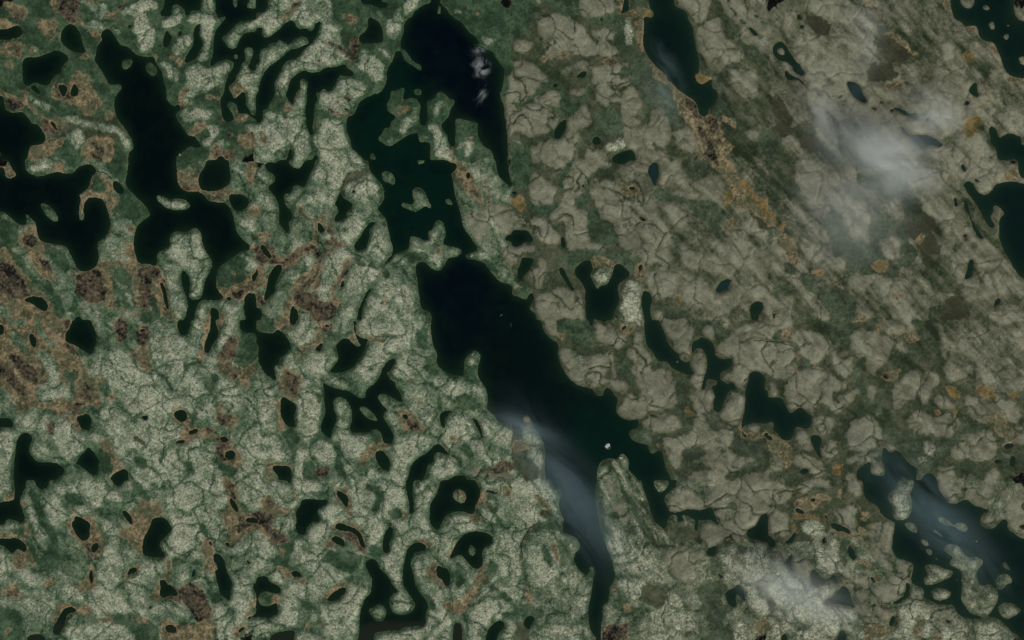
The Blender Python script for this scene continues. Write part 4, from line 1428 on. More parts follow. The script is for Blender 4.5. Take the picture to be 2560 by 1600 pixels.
t 1.2 126 84 118 92 116 98 115 106 112 114 108 118 110 124 118 130 126 137 128 132 124 126 128 118 132 108 138 100 144 94
T 92 108 104 104 100 112 96 116 94 124 90 124
D 90 128 98 124 108 122 118 132 128 138 128 142 120 149 108 149 100 142 94 138 90 140
t 1 92 139 100 140 106 148 108 149
o 2.5 158 8 148 12 138 16 136 24 132 34
g 1.5 150 82 146 90 150 98 160 100 170 100
g 1.5 100 28 94 34 90 42 88 50
G 14 106 30 92 42 92 44 100 40 112 26 120 15 118
L 106 8 116 2 150 1 158 2 150 10 140 12 130 20 128 28 120 28 124 14 108 20
L 98 34 110 28 122 28 128 34 122 40 104 44 98 42
L 138 20 152 18 170 24 174 30 164 36 150 38 138 38 135 30
L 138 48 146 45 156 52 156 60 148 66 142 58 132 60 128 60
L 130 66 138 70 142 78 134 76
L 160 64 168 64 172 76 178 84 176 94 168 98 158 94 148 92 147 88 160 86 162 76
L 126 82 136 82 144 88 140 94 130 92
L 116 98 124 94 134 92 134 98 128 110 118 112 114 106
L 108 124 118 126 124 132 118 134
L 184 94 192 94 204 102 200 108 190 102
L 142 98 160 100 166 104 158 116 150 130 140 144 130 149 132 130 140 112
L 176 104 186 106 196 118 204 128 200 140 190 134 178 126 170 122
L 156 124 168 122 172 134 168 149 154 149 154 136
L 176 134 186 134 192 144 190 149 178 149
g 1.3 182 98 196 108 206 118
G 172 100 180 102 178 112 170 108
# 0 620
T 0 0 30 0 36 20 50 30 48 62 60 70 60 88 56 100 70 108 80 112 100 149 66 149 62 140 74 130 60 100 48 92 36 84 20 72 0 60
M 4 0 24 0 30 16 40 28 56 34 70 44 66 60 62 66 52 64 48 50 44 42 32 38 24 22
g 3 8 2 20 16 30 30 38 36
D 0 8 10 16 18 24 24 36 32 44 20 50 6 44 0 40
B 20 49 33 45 38 48 45 54 44 60 38 58 30 52
G 48 46 58 44 62 56 60 66 50 64
M 0 52 8 54 10 62 18 66 24 70 22 76 12 72 4 64
M 8 76 14 78 22 88 28 96 26 100 14 92 10 84
M 30 62 36 66 42 78 50 86 53 93 46 94 40 84 34 74
l 1.2 12 80 20 92
L 30 100 40 98 48 106 42 110 36 106
L 42 108 50 112 56 108 57 124 62 128 72 140 70 143 56 138 52 146 40 146 34 140 34 132 46 130 48 120
G 38 108 44 116 40 124 40 112
G 58 112 62 124 72 128 70 118
G 66 108 74 118 74 126 66 120
D 8 100 20 106 30 116 36 122 34 128 26 126 16 116
D 0 108 8 112 16 124 24 134 24 142 12 130 4 122
D 70 20 92 20 98 26 100 38 104 50 98 52 92 44 84 54 76 46 68 34
T 94 14 108 18 104 24 106 36 112 48 108 53 102 52 100 38 97 26
T 118 0 126 2 128 14 132 28 131 44 133 56 128 58 128 44 126 28 120 12
D 133 14 142 16 152 22 150 28 142 26 142 56 136 60 133 56 133 30
T 142 30 150 30 156 44 160 60 158 68 152 62 150 50 144 42
B 152 30 155 34 158 44 160 60 157 58 154 44
G 104 20 110 16 120 18 124 34 128 48 128 56 112 60 108 56 112 50 108 40 104 32
l 2 108 26 114 34 122 38
l 1.4 117 46 118 56
l 1.4 122 44 124 54
G 142 44 150 50 154 58 150 70 142 72 128 70 130 64 144 60
t 1 94 60 106 58 118 60 132 62 144 60
M 80 58 90 58 100 56 104 66 104 80 112 86 110 90 100 86 90 78 84 66
l 2 90 68 100 76
D 106 70 118 66 120 76 118 90 112 88 110 76
D 126 76 138 72 144 80 140 92 134 96 130 86
D 122 96 128 94 136 106 130 106
T 132 98 142 92 144 106 142 118 132 114
L 150 70 156 62 166 72 168 82 174 84 172 100 174 118 164 110 154 116 146 100 146 90 154 92
L 176 84 184 54 188 56 196 60 196 74 190 84 186 100 180 108 174 100
L 148 2 158 0 170 8 196 0 200 16 200 22 192 30 190 48 184 46 179 40 180 26 172 16 168 24 170 44 176 58 172 64 164 64 160 50 152 30 150 14
T 196 56 201 58 200 76 194 90 192 110 188 112 188 98 194 84
T 206 56 212 60 212 74 208 72 204 66
L 202 46 212 50 216 54 226 52 229 62 222 72 220 84 216 96 204 98 202 88 210 76 214 66 206 52 200 50
D 216 84 224 84 224 100 218 106 206 104 214 94
T 206 106 218 106 220 120 214 116 208 112
D 216 112 222 118 224 128 218 122
G 226 84 236 80 243 88 243 104 226 112 220 108 224 100
G 204 26 214 12 232 10 232 26 226 34 212 38 206 36
T 206 42 216 40 230 32 236 24 234 36 220 42 208 44
T 219 21 223 20 224 25 220 26
T 224 120 238 118 232 130 226 126
g 1.5 174 112 190 108 196 112
g 1 154 116 160 124 162 138
g 1 144 92 146 104 150 116
T 74 132 82 120 90 132 98 148 86 149 78 140
D 72 134 80 126 84 140 88 146 80 144
# 340 1000
L 0 0 40 4 50 2 72 12 74 20 60 18 50 10 44 6 30 10 8 12 0 12
L 14 16 26 8 34 14 40 22 46 26 40 30 40 36 30 38 26 44 20 50 8 44 4 34 0 28 2 18
L 44 42 54 34 66 34 74 42 76 52 72 58 58 56 46 50
L 30 44 40 44 44 56 52 62 54 72 50 84 40 80 26 60 26 52
L 54 58 66 56 76 62 80 70 82 84 80 98 64 100 54 90 52 74
L 28 78 40 82 52 90 58 100 62 108 62 120 50 128 40 124 34 118 32 104
L 66 104 74 102 80 112 88 120 88 130 78 136 70 130 64 118
L 24 132 34 126 44 128 44 138 38 149 28 146
L 48 118 58 118 64 128 64 140 58 149 46 142
L 94 28 104 28 118 36 122 50 116 52 102 50 96 40
L 102 54 114 54 124 62 122 72 110 74 104 64
L 90 66 100 66 106 76 118 78 122 90 118 104 108 104 96 92 94 80
L 126 76 138 76 146 86 148 96 140 102 130 100 128 90 120 88
L 104 2 128 2 132 16 130 24 134 36 126 36 112 20 104 10
L 156 0 174 2 178 16 174 28 166 38 160 40 154 32 150 16
L 188 0 194 0 204 10 204 20 200 30 206 34 218 34 218 52 206 56 194 44 186 34 188 20 190 14
L 172 38 184 40 188 52 184 60 168 52 154 50 158 46 170 48
L 150 48 158 56 160 68 156 90 148 80 148 62
L 198 62 206 64 210 76 222 84 226 100 216 112 204 106 200 90 200 76
L 172 104 188 98 196 106 200 116 190 116 176 110
L 162 120 176 116 184 122 182 132 172 134 164 128
L 130 114 146 108 152 116 148 124 136 124 128 120
L 148 134 160 130 174 136 180 149 146 149
L 108 128 118 122 130 136 132 148 112 149 106 140
L 88 140 98 136 104 144 96 148 88 147
L 166 78 176 76 182 84 172 86
L 182 70 190 74 196 84 190 80
g 1 26 44 24 54 26 62
g 1.3 40 46 42 56 50 64 54 70
G 44 56 52 58 52 68 46 66
g 1 58 100 64 106 76 102 84 104
g 1 60 8 70 16 76 20
g 1 20 98 16 108 0 110
g 1.3 62 118 66 128
G 0 52 8 54 10 64 4 66
G 78 60 90 62 98 66 92 74 82 70
G 138 28 152 28 154 40 152 54 146 44 140 38
g 1.5 150 46 148 60 144 64
G 168 30 178 36 184 36 190 44 196 56 196 66 190 62 186 44 176 36
G 164 88 182 84 184 92 174 94 164 93
G 188 58 198 60 198 76 190 70
G 96 92 106 102 114 106 104 110 98 102
G 142 128 150 126 142 140 134 140
T 84 4 80 2 76 12 80 16
D 80 14 92 14 94 20 88 24 80 24
T 92 12 98 16 94 22 88 28 84 26
T 30 8 48 6 49 20 54 24 66 26 72 32 78 34 74 36 54 34 48 42 42 40 42 30 46 26 38 22 34 14
D 78 34 88 36 92 50 96 58 86 60 78 52 76 44
T 90 36 96 46 102 60 98 64 86 60 76 60 76 54 88 60 94 58 92 48
T 82 74 88 72 92 78 94 94 97 106 94 108 90 100 84 88
D 84 76 90 76 92 88 95 106 92 104 87 92
T 76 104 88 108 94 116 94 128 88 132 88 122 82 112
T 84 136 92 132 100 122 110 118 122 122 128 132 140 146 138 149 126 132 118 124 108 124 98 134 90 138
D 96 108 118 106 124 110 118 114 122 122 140 128 144 132 138 136 128 134 120 120 108 118 96 126 94 116
T 118 100 120 92 126 90 130 96 134 102 146 102 146 106 128 108 118 106
D 122 96 128 94 130 102 124 104
T 124 58 132 58 148 60 146 64 130 62 128 70 132 72 128 74 124 68
T 64 126 70 128 76 142 76 149 62 149 62 138
T 132 0 136 2 138 18 142 26 138 30 134 20
D 170 62 182 62 184 72 176 72
T 186 84 200 82 200 90 204 106 204 111 198 108 194 94 186 90
T 214 52 226 42 234 42 226 52 220 58 216 62 212 58
T 180 132 190 134 188 140 178 138
D 186 116 204 118 212 124 216 138 212 142 206 130 196 124 188 124
G 188 124 198 124 198 129 190 130
T 0 102 14 96 24 96 26 108 18 114 10 124 4 140 0 149
# 1280 200
G 0 58 16 62 18 72 20 86 14 104 8 104 0 92
g 1.6 0 22 14 23 20 14 30 6
g 1.4 18 24 32 24 42 28 50 30 58 26 66 18 76 8 82 2
G 50 20 64 18 60 28 50 30
G 76 36 84 24 100 26 102 44 104 52 88 54 78 50
P 0 0 36 0 22 14 16 20 4 21 0 20
P 22 20 30 10 40 8 46 14 48 24 42 27 34 24 22 23
P 0 25 14 26 28 26 38 30 46 34 42 44 36 54 24 56 10 50 0 46
P 56 8 62 6 66 12 60 16
P 46 52 52 36 62 28 72 26 72 40 66 46 64 58 60 70 50 78 42 74 30 68 22 62 36 60
P 16 68 30 72 34 76 46 80 44 90 40 88 34 76 20 80
P 76 10 84 8 92 0 112 2 118 10 122 24 118 34 106 30 104 22 96 20 90 26 84 22
P 102 34 116 36 126 44 136 52 150 48 150 56 146 62 136 58 124 54 108 46
P 104 52 114 48 126 54 134 66 134 74 122 74 116 66 108 60
P 68 66 76 60 84 64 92 70 92 80 86 82 76 74
P 52 88 60 78 74 78 80 86 76 92 70 96 66 104 62 112 56 110 60 120 50 128 40 130 34 128 36 122 46 118 46 96
P 20 86 24 86 28 92 34 92 40 104 38 112 32 116 20 116 16 106 18 92
P 106 80 118 78 128 90 126 97 116 94 110 88
P 140 74 152 72 160 86 166 94 162 98 152 96 146 101 138 98 138 84
P 146 106 164 104 178 110 174 114 160 112 148 110
P 168 96 186 92 200 106 200 124 190 118 178 104
P 70 100 78 94 94 98 104 108 116 114 118 128 110 134 126 140 146 149 100 149 88 132 80 122 76 108
P 142 118 156 114 166 126 164 140 150 140 146 126
P 14 128 26 132 36 140 46 146 46 149 22 149
P 154 48 164 48 176 62 170 70 156 66 152 58
P 130 28 142 24 146 32 134 42 128 40
g 1.6 46 104 44 96 50 84 56 74 62 66 66 56 64 48
G 78 86 96 82 96 90 84 92
g 1.5 72 100 68 96 78 90 88 86
G 20 118 30 116 40 114 42 120 34 128 26 130 18 122
G 62 108 70 102 72 114 68 124 62 118
G 74 116 80 124 84 132 94 136 100 149 72 149 74 134
G 108 0 126 0 146 10 160 22 154 36 156 48 150 44 146 24 136 14 126 26 120 14
G 106 104 120 106 114 114 108 112
G 140 102 150 110 172 112 190 116 198 124 196 134 178 128 166 118 150 114
g 1.2 140 100 138 106 150 112
G 158 78 176 74 186 80 186 88 176 92 162 88
o 1.5 130 58 140 64 150 76
o 1.2 100 112 118 126 134 138
T 156 8 166 18 172 30 168 34 172 44 176 50 178 62 188 76 200 86 212 100 226 104 228 118 220 122 210 116 206 100 196 86 184 76 174 62 170 48 162 40 160 24
D 164 16 172 20 178 34 184 36 192 36 196 48 200 58 196 64 190 70 184 70 182 54 172 46 168 34
T 194 44 200 54 208 62 206 68 196 68 200 62
T 200 30 210 44 208 46 200 42
Y 202 108 208 112 208 120 202 120
Y 224 106 228 112 226 122 220 118
Y 232 112 243 116 243 128 234 122
Y 0 110 8 110 12 118 6 122
T 99 96 112 100 120 102 120 108 110 108 104 103
G 190 26 198 30 200 40 194 40
g 1.2 200 22 208 36 214 50
O 208 50 222 50 226 66 214 72 206 66
Q 200 72 243 74 243 106 222 98 210 84
# 1900 160
P 44 16 60 24 80 12 84 0 98 0 100 20 130 24 150 18 180 18 196 26 200 44 190 60 170 76 180 90 190 96 200 86 214 84 222 96 220 104 206 118 200 110 190 112 176 96 160 84 146 72 130 62 110 60 96 62 90 50 70 46 56 60 48 56 44 40 26 30
P 96 62 120 60 140 74 150 92 148 104 130 104 106 98 98 84
P 32 88 50 94 76 94 90 102 92 116 84 130 60 134 40 124 34 108
P 144 100 166 100 180 112 192 118 188 128 172 120 150 118 142 112
P 150 120 168 116 186 124 190 138 176 149 154 140 150 130
P 222 56 243 60 243 34 230 38
P 166 2 174 2 180 14 174 20 164 18
P 72 132 90 128 98 138 96 149 72 149
Q 14 10 44 20 44 50 30 60 14 50
R 14 26 24 36 30 56 22 60 10 44
R 44 66 60 70 56 84 42 82 36 72
R 98 6 120 0 132 10 120 16 100 14
G 0 50 14 66 22 78 14 84 0 80
G 84 78 94 84 92 88 86 86
G 28 112 38 114 36 124 28 128
G 62 140 76 142 80 149 60 149
G 90 102 108 102 110 112 94 116
G 120 104 140 112 142 120 128 122
G 68 56 76 58 76 70 68 66
G 88 56 98 62 100 74 94 68
O 134 126 150 132 156 149 136 149
T 116 20 124 17 140 15 134 20 122 24
Y 192 48 206 46 208 58 200 70 192 70
o 1 140 74 156 90 172 106 186 120 200 138
o 0.8 76 38 92 46 104 54
o 0.8 56 30 80 30
# 1500 200
t 3.2 88 36 104 48 112 62 116 76 128 92 142 112 158 134
t 1.5 70 12 84 30 92 52 104 66
y 2.5 134 98 146 108 158 122 166 136
"""
# ---------------------------------------------------------------- survey shapes -> land cover masks
W1, H1 = 2560, 1600
SC = 640 / 241.9
rng = np.random.default_rng(7)
codes = {}
def layer(k):
    if k not in codes: codes[k] = np.zeros((H1, W1), np.float32)
    return codes[k]
def poly_mask(P, x0, y0, x1, y1):
    ys = np.arange(y0, y1) + .5; xs = np.arange(x0, x1) + .5
    M = np.zeros((len(ys), len(xs)), bool)
    n = len(P)
    for i in range(n):
        ax, ay = P[i]; bx, by = P[(i+1) % n]
        if ay == by: continue
        s = (ys >= min(ay, by)) & (ys < max(ay, by))
        if not s.any(): continue
        xi = ax + (ys[s]-ay)*(bx-ax)/(by-ay)
        M[s] ^= xs[None, :] > xi[:, None]
    return M
def rough(P, closed=True, amp=0.10):
    # a rounded outline: two Chaikin corner cuts
    for cut in (.2, .25):
        Q = []
        n = len(P)
        for i in range(n if closed else n-1):
            a = np.array(P[i]); b = np.array(P[(i+1) % n])
            if not closed and i == 0: Q.append(tuple(a))
            Q.append(tuple(a*(1-cut)+b*cut)); Q.append(tuple(a*cut+b*(1-cut)))
            if not closed and i == n-2: Q.append(tuple(b))
        P = Q
    return P
def seg_dist(P, X, Y):
    d = np.full(X.shape, 1e9, np.float32)
    for (ax, ay), (bx, by) in zip(P[:-1], P[1:]):
        dx, dy = bx-ax, by-ay; L = dx*dx+dy*dy+1e-6
        t = np.clip(((X-ax)*dx+(Y-ay)*dy)/L, 0, 1)
        d = np.minimum(d, np.hypot(X-ax-t*dx, Y-ay-t*dy))
    return d
water = np.zeros((H1, W1), bool)
cover = np.zeros((H1, W1), np.uint8)          # class index
KEY = {'G':1,'M':2,'L':3,'O':4,'Q':5,'P':6,'T':7,'Y':8,'D':9,'R':10,'B':11}
tint_h = np.zeros((H1, W1), np.float32); tint_n = np.zeros((H1, W1), np.float32); tint_z = np.zeros((H1, W1), np.float32)
streams = []
tile = None; wat = []; isl = []; rest = []
def flush():
    ox, oy = tile
    def paint(code, width, P, prio):
        P = [(ox+x*SC, oy+y*SC) for x, y in P]
        xs = [p[0] for p in P]; ys = [p[1] for p in P]; r = (width or 0)*SC
        x0 = max(ox, int(min(xs)-r-2)); x1 = min(ox+640, W1, int(max(xs)+r+3))
        y0 = max(oy, int(min(ys)-r-2)); y1 = min(oy+400, H1, int(max(ys)+r+3))
        if x1 <= x0 or y1 <= y0: return
        if width is None:
            if len(P) < 3: return
            m = poly_mask(rough(P) if len(P) > 3 and prio != 9 else P, x0, y0, x1, y1)
        else:
            X, Y = np.meshgrid(np.arange(x0, x1)+.5, np.arange(y0, y1)+.5)
            m = seg_dist(rough(P, False), X, Y) < r
        s = (slice(y0, y1), slice(x0, x1))
        if code == 'W': water[s] |= m
        elif code == 'I': water[s] &= ~m
        elif code == 'H': tint_h[s] = np.maximum(tint_h[s], m)
        elif code == 'Z': tint_z[s] = np.maximum(tint_z[s], m)
        elif code == 'N': tint_n[s] = np.maximum(tint_n[s], m)
        else: cover[s][m] = KEY[code]
    for c, wd, P in wat: paint('W', wd, P, 0)
    for c, wd, P in isl: paint('I', wd, P, 0)
    for c, wd, P in rest: paint(c, wd, P, 9 if P[0] == (0, 0) and len(P) == 4 else 0)
for ln in DATA.strip().split('\n'):
    f = ln.split()
    if f[0] == '#':
        if tile: flush()
        tile = (int(f[1]), int(f[2])); wat = []; isl = []; rest = []
        continue
    c = f[0]; v = [float(q) for q in f[1:]]
    wd = None
    if c.islower(): wd = v[0]; v = v[1:]
    P = [(v[i], v[i+1]) for i in range(0, len(v)-1, 2)]
    # shapes that reach the edge of their sheet run on past it
    P = [(x-14 if x <= 0 else x+14 if x >= 242 else x, y-14 if y <= 0 else y+14 if y >= 151 else y) for x, y in P]
    if len(v) < 4 or max(v) == 0: continue
    K = c.upper()
    if c == 's':
        streams.append((wd*SC, [(tile[0]+x*SC, tile[1]+y*SC) for x, y in P]))
        rest.append(('O' if tile[0] > 1200 else 'G', wd*2.2, P)); continue
    if c == 'w': K = 'W'
    if K == 'W': wat.append((K, wd, P))
    elif K == 'I': isl.append((K, wd, P))
    elif K == 'J': isl.append((K, wd, P)); rest.append(('L', wd, P))
    elif K == 'B': wat.append(('W', wd, P)); rest.append(('D', wd, P))
    else: rest.append((K, wd, P))
flush()
# ---------------------------------------------------------------- survey grid, 20 m cells, with a mirrored margin
PAD = 80
def half(a): a = a.astype(np.float32); return (a[::2, ::2]+a[1::2, ::2]+a[::2, 1::2]+a[1::2, 1::2])/4
def pad(a): return np.pad(a, PAD, mode='reflect')
def blur(a, r):
    # three box passes close to a gaussian of radius r cells
    k = max(1, int(round(r)))
    for _ in range(3):
        for ax in (0, 1):
            p = np.pad(a, [(k+1, k) if q == ax else (0, 0) for q in (0, 1)], mode='edge').astype(np.float64)
            c = np.cumsum(p, axis=ax)
            a = ((c[2*k+1:] - c[:-2*k-1]) if ax == 0 else (c[:, 2*k+1:] - c[:, :-2*k-1]))/(2*k+1)
    return a.astype(np.float32)
wat_g = pad(half(water))
NY, NX = wat_g.shape
def noise(scale, beta=1.0, seed=0, aniso=None):
    """band limited fractal noise, unit deviation; scale = largest feature in cells"""
    r = np.random.default_rng(seed)
    F = np.fft.rfft2(r.standard_normal((NY, NX)))
    fy = np.fft.fftfreq(NY)[:, None]; fx = np.fft.rfftfreq(NX)[None, :]
    if aniso:
        a, st = aniso; ca, sa = math.cos(a), math.sin(a)
        u = fx*ca+fy*sa; v = -fx*sa+fy*ca; k = np.hypot(u*st, v)
    else: k = np.hypot(fx, fy)
    k0 = 1.0/scale
    A = 1/(k0**2 + k**2)**((beta+1)/2)
    n = np.fft.irfft2(F*A, s=(NY, NX)); n -= n.mean(); return (n/n.std()).astype(np.float32)
def sst(a, b, x): t = np.clip((x-a)/(b-a), 0, 1); return t*t*(3-2*t)
n_edge = noise(8, 1.0, 1); n_mid = noise(26, 1.1, 2); n_fine = noise(5, .6, 3); n_big = noise(120, 1.2, 4)
n_vein = noise(34, 1.3, 5); n_vein2 = noise(22, 1.3, 6, (math.radians(38), 2.4)); n_str = noise(30, 1.0, 8, (math.radians(40), 3.0))
wf = blur(wat_g, 1) + n_edge*0.055 + n_fine*0.05      # water fraction, threshold .5
def worley(sp, ang, st, seed, warp=5.):
    """distance to the border between lobes of bedrock: 0 on the crease"""
    r = np.random.default_rng(seed); yy, xx = np.mgrid[0:NY, 0:NX].astype(np.float32)
    xx = xx + blurw[0]*warp + n_edge*.8; yy = yy + blurw[1]*warp + n_fine*.5
    ca, sa = math.cos(ang), math.sin(ang); u = (xx*ca+yy*sa)/(sp*st); v = (-xx*sa+yy*ca)/sp
    u -= u.min()-2; v -= v.min()-2; iu = np.floor(u).astype(int); iv = np.floor(v).astype(int)
    J = r.uniform(0.05, .95, (iv.max()+4, iu.max()+4, 2)).astype(np.float32)
    f1 = np.full(u.shape, 9., np.float32); f2 = f1.copy()
    for a in (-1, 0, 1):
        for b in (-1, 0, 1):
            j = J[iv+a, iu+b]; d = np.hypot((iu+b+j[..., 0]-u)*st**.5, iv+a+j[..., 1]-v)
            n2 = np.minimum(f2, np.maximum(f1, d)); f1 = np.minimum(f1, d); f2 = n2
    return (f2-f1)*sp
def smooth_noise(sc, seed):
    n = blur(noise(sc, 2.2, seed), 3); return n/n.std()
blurw = (smooth_noise(30, 61), smooth_noise(30, 62))
w_a = worley(30, math.radians(56), 2.0, 71, 6.); w_b = worley(15, math.radians(40), 1.9, 72, 5.)
w_c = worley(30, math.radians(44), 1.8, 73, 7.)
n_pen = noise(14, .9, 11, (math.radians(62), 6.))
n_diag = noise(40, 1.0, 9, (math.radians(46), 7.)); n_diag2 = noise(16, .8, 10, (math.radians(48), 6.))
westm = np.clip(1-((np.arange(NX)-PAD)[None, :]*2/2560.-.5)/.12, 0, 1)
crease = np.where(westm > .5, 1-sst(.3, 2.7, w_a), 1-sst(.3, 2.7, w_c)) * np.clip(.62+.28*n_big+.34*n_mid, .05, 1)
crease2 = (1-sst(.2, 1.9, w_b)) * np.clip(.45+.5*blurw[1], 0, 1)
dome = sst(0, 8, np.where(westm > .5, w_a, w_c))
# class weights, edges roughened by noise
cg = [None]*12
wx = noise(30, 1.2, 81)*1.6+noise(9, .9, 83)*.7; wy = noise(30, 1.2, 82)*1.6+noise(9, .9, 84)*.7
iy, ix = np.mgrid[0:NY, 0:NX]
cpad = pad(cover[::2, ::2])
craw = cpad[np.clip(np.rint(iy+wy), 0, NY-1).astype(int), np.clip(np.rint(ix+wx), 0, NX-1).astype(int)]
for k in range(1, 12):
    m = (craw == k).astype(np.float32)
    cg[k] = blur(m, 1.0)
def wts(k, s):
    return np.clip(cg[k] + cg[k]*(1-cg[k])*4*(0.20*noise(12, .9, 20+k)+.14*noise(4, .5, 40+k)) , 0, None)**4
Wk = np.stack([wts(k, 1) for k in range(1, 12)]); Wk[5] *= 1.5; Wk /= Wk.sum(0)+1e-6
G_, M_, L_, O_, Q_, P_, T_, Y_, D_, R_, B_ = Wk
# ---------------------------------------------------------------- connected lakes and islands
def label(mask):
    """run based two pass labelling (4-connected)"""
    parent = [0]
    def find(a):
        while parent[a] != a: parent[a] = parent[parent[a]]; a = parent[a]
        return a
    lab = np.zeros(mask.shape, np.int32); prev = []
    for y in range(mask.shape[0]):
        row = mask[y].astype(np.int8); d = np.diff(np.concatenate(([0], row, [0])))
        st = np.flatnonzero(d == 1); en = np.flatnonzero(d == -1); cur = []
        j = 0
        for s, e in zip(st.tolist(), en.tolist()):
            l = 0
            while j < len(prev) and prev[j][1] <= s: j += 1
            q = j
            while q < len(prev) and prev[q][0] < e:
                pl = find(prev[q][2])
                if l == 0: l = pl
                elif pl != l: parent[max(pl, l)] = min(pl, l); l = min(pl, l)
                q += 1
            if l == 0: parent.append(len(parent)); l = len(parent)-1
            lab[y, s:e] = l; cur.append((s, e, l))
        prev = cur
    root = np.array([find(i) for i in range(len(parent))]); u, inv = np.unique(root, return_inverse=True)
    return inv[lab].astype(np.int32), len(u)
wl, nl = label(wf > .5)
cnt = np.bincount(wl.ravel()); small = cnt < 9; small[0] = False
wf[small[wl]] = 0.3; wl[small[wl]] = 0
ll, nland = label(wf <= .5)
lc = np.bincount(ll.ravel())
border = set(np.unique(np.concatenate([ll[0], ll[-1], ll[:, 0], ll[:, -1]])).tolist())
tiny = np.zeros(nland, bool)
for i in range(1, nland):
    if lc[i] < 5: tiny[i] = True
wf[tiny[ll] & (ll > 0)] = 0.7
# ---------------------------------------------------------------- heights
land = wf < .5
upl = blur(np.clip(L_ + P_*.9 + Q_*.6 + M_*.55 + G_*.25 + O_*.2, 0, 1), 4)
inl = sst(0.5, 0.1, wf) ; inl2 = sst(.5, 0, blur(wf, 4))
z = np.where(land, (0.5-wf)*16 + inl2*(upl*34 + (n_mid*3.5 + n_str*2.5 + n_vein2*3 + dome*12 - crease*6 - crease2*3)*np.clip(upl+.15, 0, 1) + n_fine*1.0), (0.5-wf)*50)
z = np.where(land, np.maximum(z, (0.5-wf)*14), z)
# ---------------------------------------------------------------- albedo
xg = (np.arange(NX)-PAD)[None, :]*2/2560.; yg = (np.arange(NY)-PAD)[:, None]*2/1600.
east = np.clip((xg-.48)/.2, 0, 1)*np.ones((NY, 1))
def lin(r, g, b): 
    c = np.array([r, g, b])/255.; return np.where(c < .04045, c/12.92, ((c+.055)/1.055)**2.4)
def mixc(a, b, t): return a*(1-t[..., None]) + b*t[..., None]
def ramp(t, stops):
    t = np.clip(t, 0, 1); xs = [s[0] for s in stops]
    cs = np.array([lin(*s[1]) for s in stops])
    return np.stack([np.interp(t, xs, cs[:, i]) for i in range(3)], -1).astype(np.float32)
vein = np.clip(1-np.abs(n_vein)/.10, 0, 1)*.6 + np.clip(1-np.abs(n_vein2)/.09, 0, 1)*.5
sG = G_+M_+L_
fl = (G_*.19+M_*.52+L_*.84)/(sG+1e-3)
core = blur(L_*land, 3)
marg = sst(.03, .38, blur(wf, 3))*land
fl = fl - .34*marg*(L_+M_*.7)
fl = fl - .26*L_*(1-sst(.35, .95, core))
amp = (G_*.17+M_*.24+L_*.20)/(sG+1e-3)
pen = (1-sst(.3, 1., np.hypot((xg-.60)/.10, (yg-.80)/.16)))*1.0
fl = fl + .20*pen*n_pen*(L_+M_+G_)
fl = fl + amp*(n_mid*.42+n_fine*.46+n_str*.15+n_vein2*.35) + (dome-.5)*.18*(L_+M_) - (crease*.52+crease2*.34)*np.clip(L_+M_*.6, 0, 1)
cA = ramp(fl, [(0, (36, 52, 34)), (.18, (48, 70, 47)), (.45, (74, 91, 67)), (.75, (104, 114, 91)), (1, (146, 148, 124))])
# the west is a little cooler and brighter green, the middle darker
sP = P_+Q_+O_+R_
fp = (P_*.78+Q_*.56+O_*.30+R_*.12)/(sP+1e-3)
pcore = blur(P_*land, 3)
fp = fp - .16*marg*P_
fp = fp - .26*P_*(1-sst(.3, .95, pcore)) + .05*P_
ampp = (P_*.13+Q_*.20+O_*.15+R_*.10)/(sP+1e-3)
stk = sst(.60, .72, xg+0*yg)*(1-sst(.38, .6, yg-(xg-.7)*.6))
fp = fp + ampp*stk*(n_diag*.5+n_diag2*.65) + ampp*(n_mid*.42+n_fine*.46+n_vein2*.42+n_big*.2) + (dome-.5)*.12*(P_+Q_) - (crease*.72+crease2*.36)*(1-stk*.8)*np.clip(P_+Q_*.7, 0, 1)
cP = ramp(fp, [(0, (34, 43, 27)), (.2, (50, 60, 40)), (.45, (75, 78, 58)), (.8, (106, 105, 86)), (1, (127, 126, 105))])
red = np.clip(R_*1.2, 0, 1); cP = mixc(cP, lin(62, 57, 42), red*.5)
tt = np.clip(.5+n_mid*.24+n_fine*.26-vein*.35, 0, 1)
cT = ramp(tt, [(0, (62, 66, 45)), (.45, (104, 94, 68)), (1, (150, 131, 100))])
cY = ramp(tt, [(0, (70, 70, 40)), (.5, (100, 86, 52)), (1, (126, 104, 60))])
tt2 = np.clip(.45+n_fine*.24+n_vein2*.16+n_mid*.1, 0, 1)
cD = ramp(tt2, [(0, (12, 13, 12)), (.22, (44, 42, 34)), (.55, (72, 66, 51)), (1, (98, 88, 67))])
tot = (sG+sP+T_+Y_+D_+B_)[..., None]+1e-6
cA = mixc(cA, cA*np.array([1.55, 1.02, 1.2]), np.clip(east, 0, 1)*np.clip(1-fl, 0, 1))
tg = sst(.1, 1.1, n_mid+n_str*.6)*.7
cT = mixc(cT, np.broadcast_to(lin(48, 66, 44), cT.shape), tg)
col = (cA*sG[..., None] + cP*sP[..., None] + cT*T_[..., None] + cY*Y_[..., None] + cD*(D_+B_)[..., None])/tot
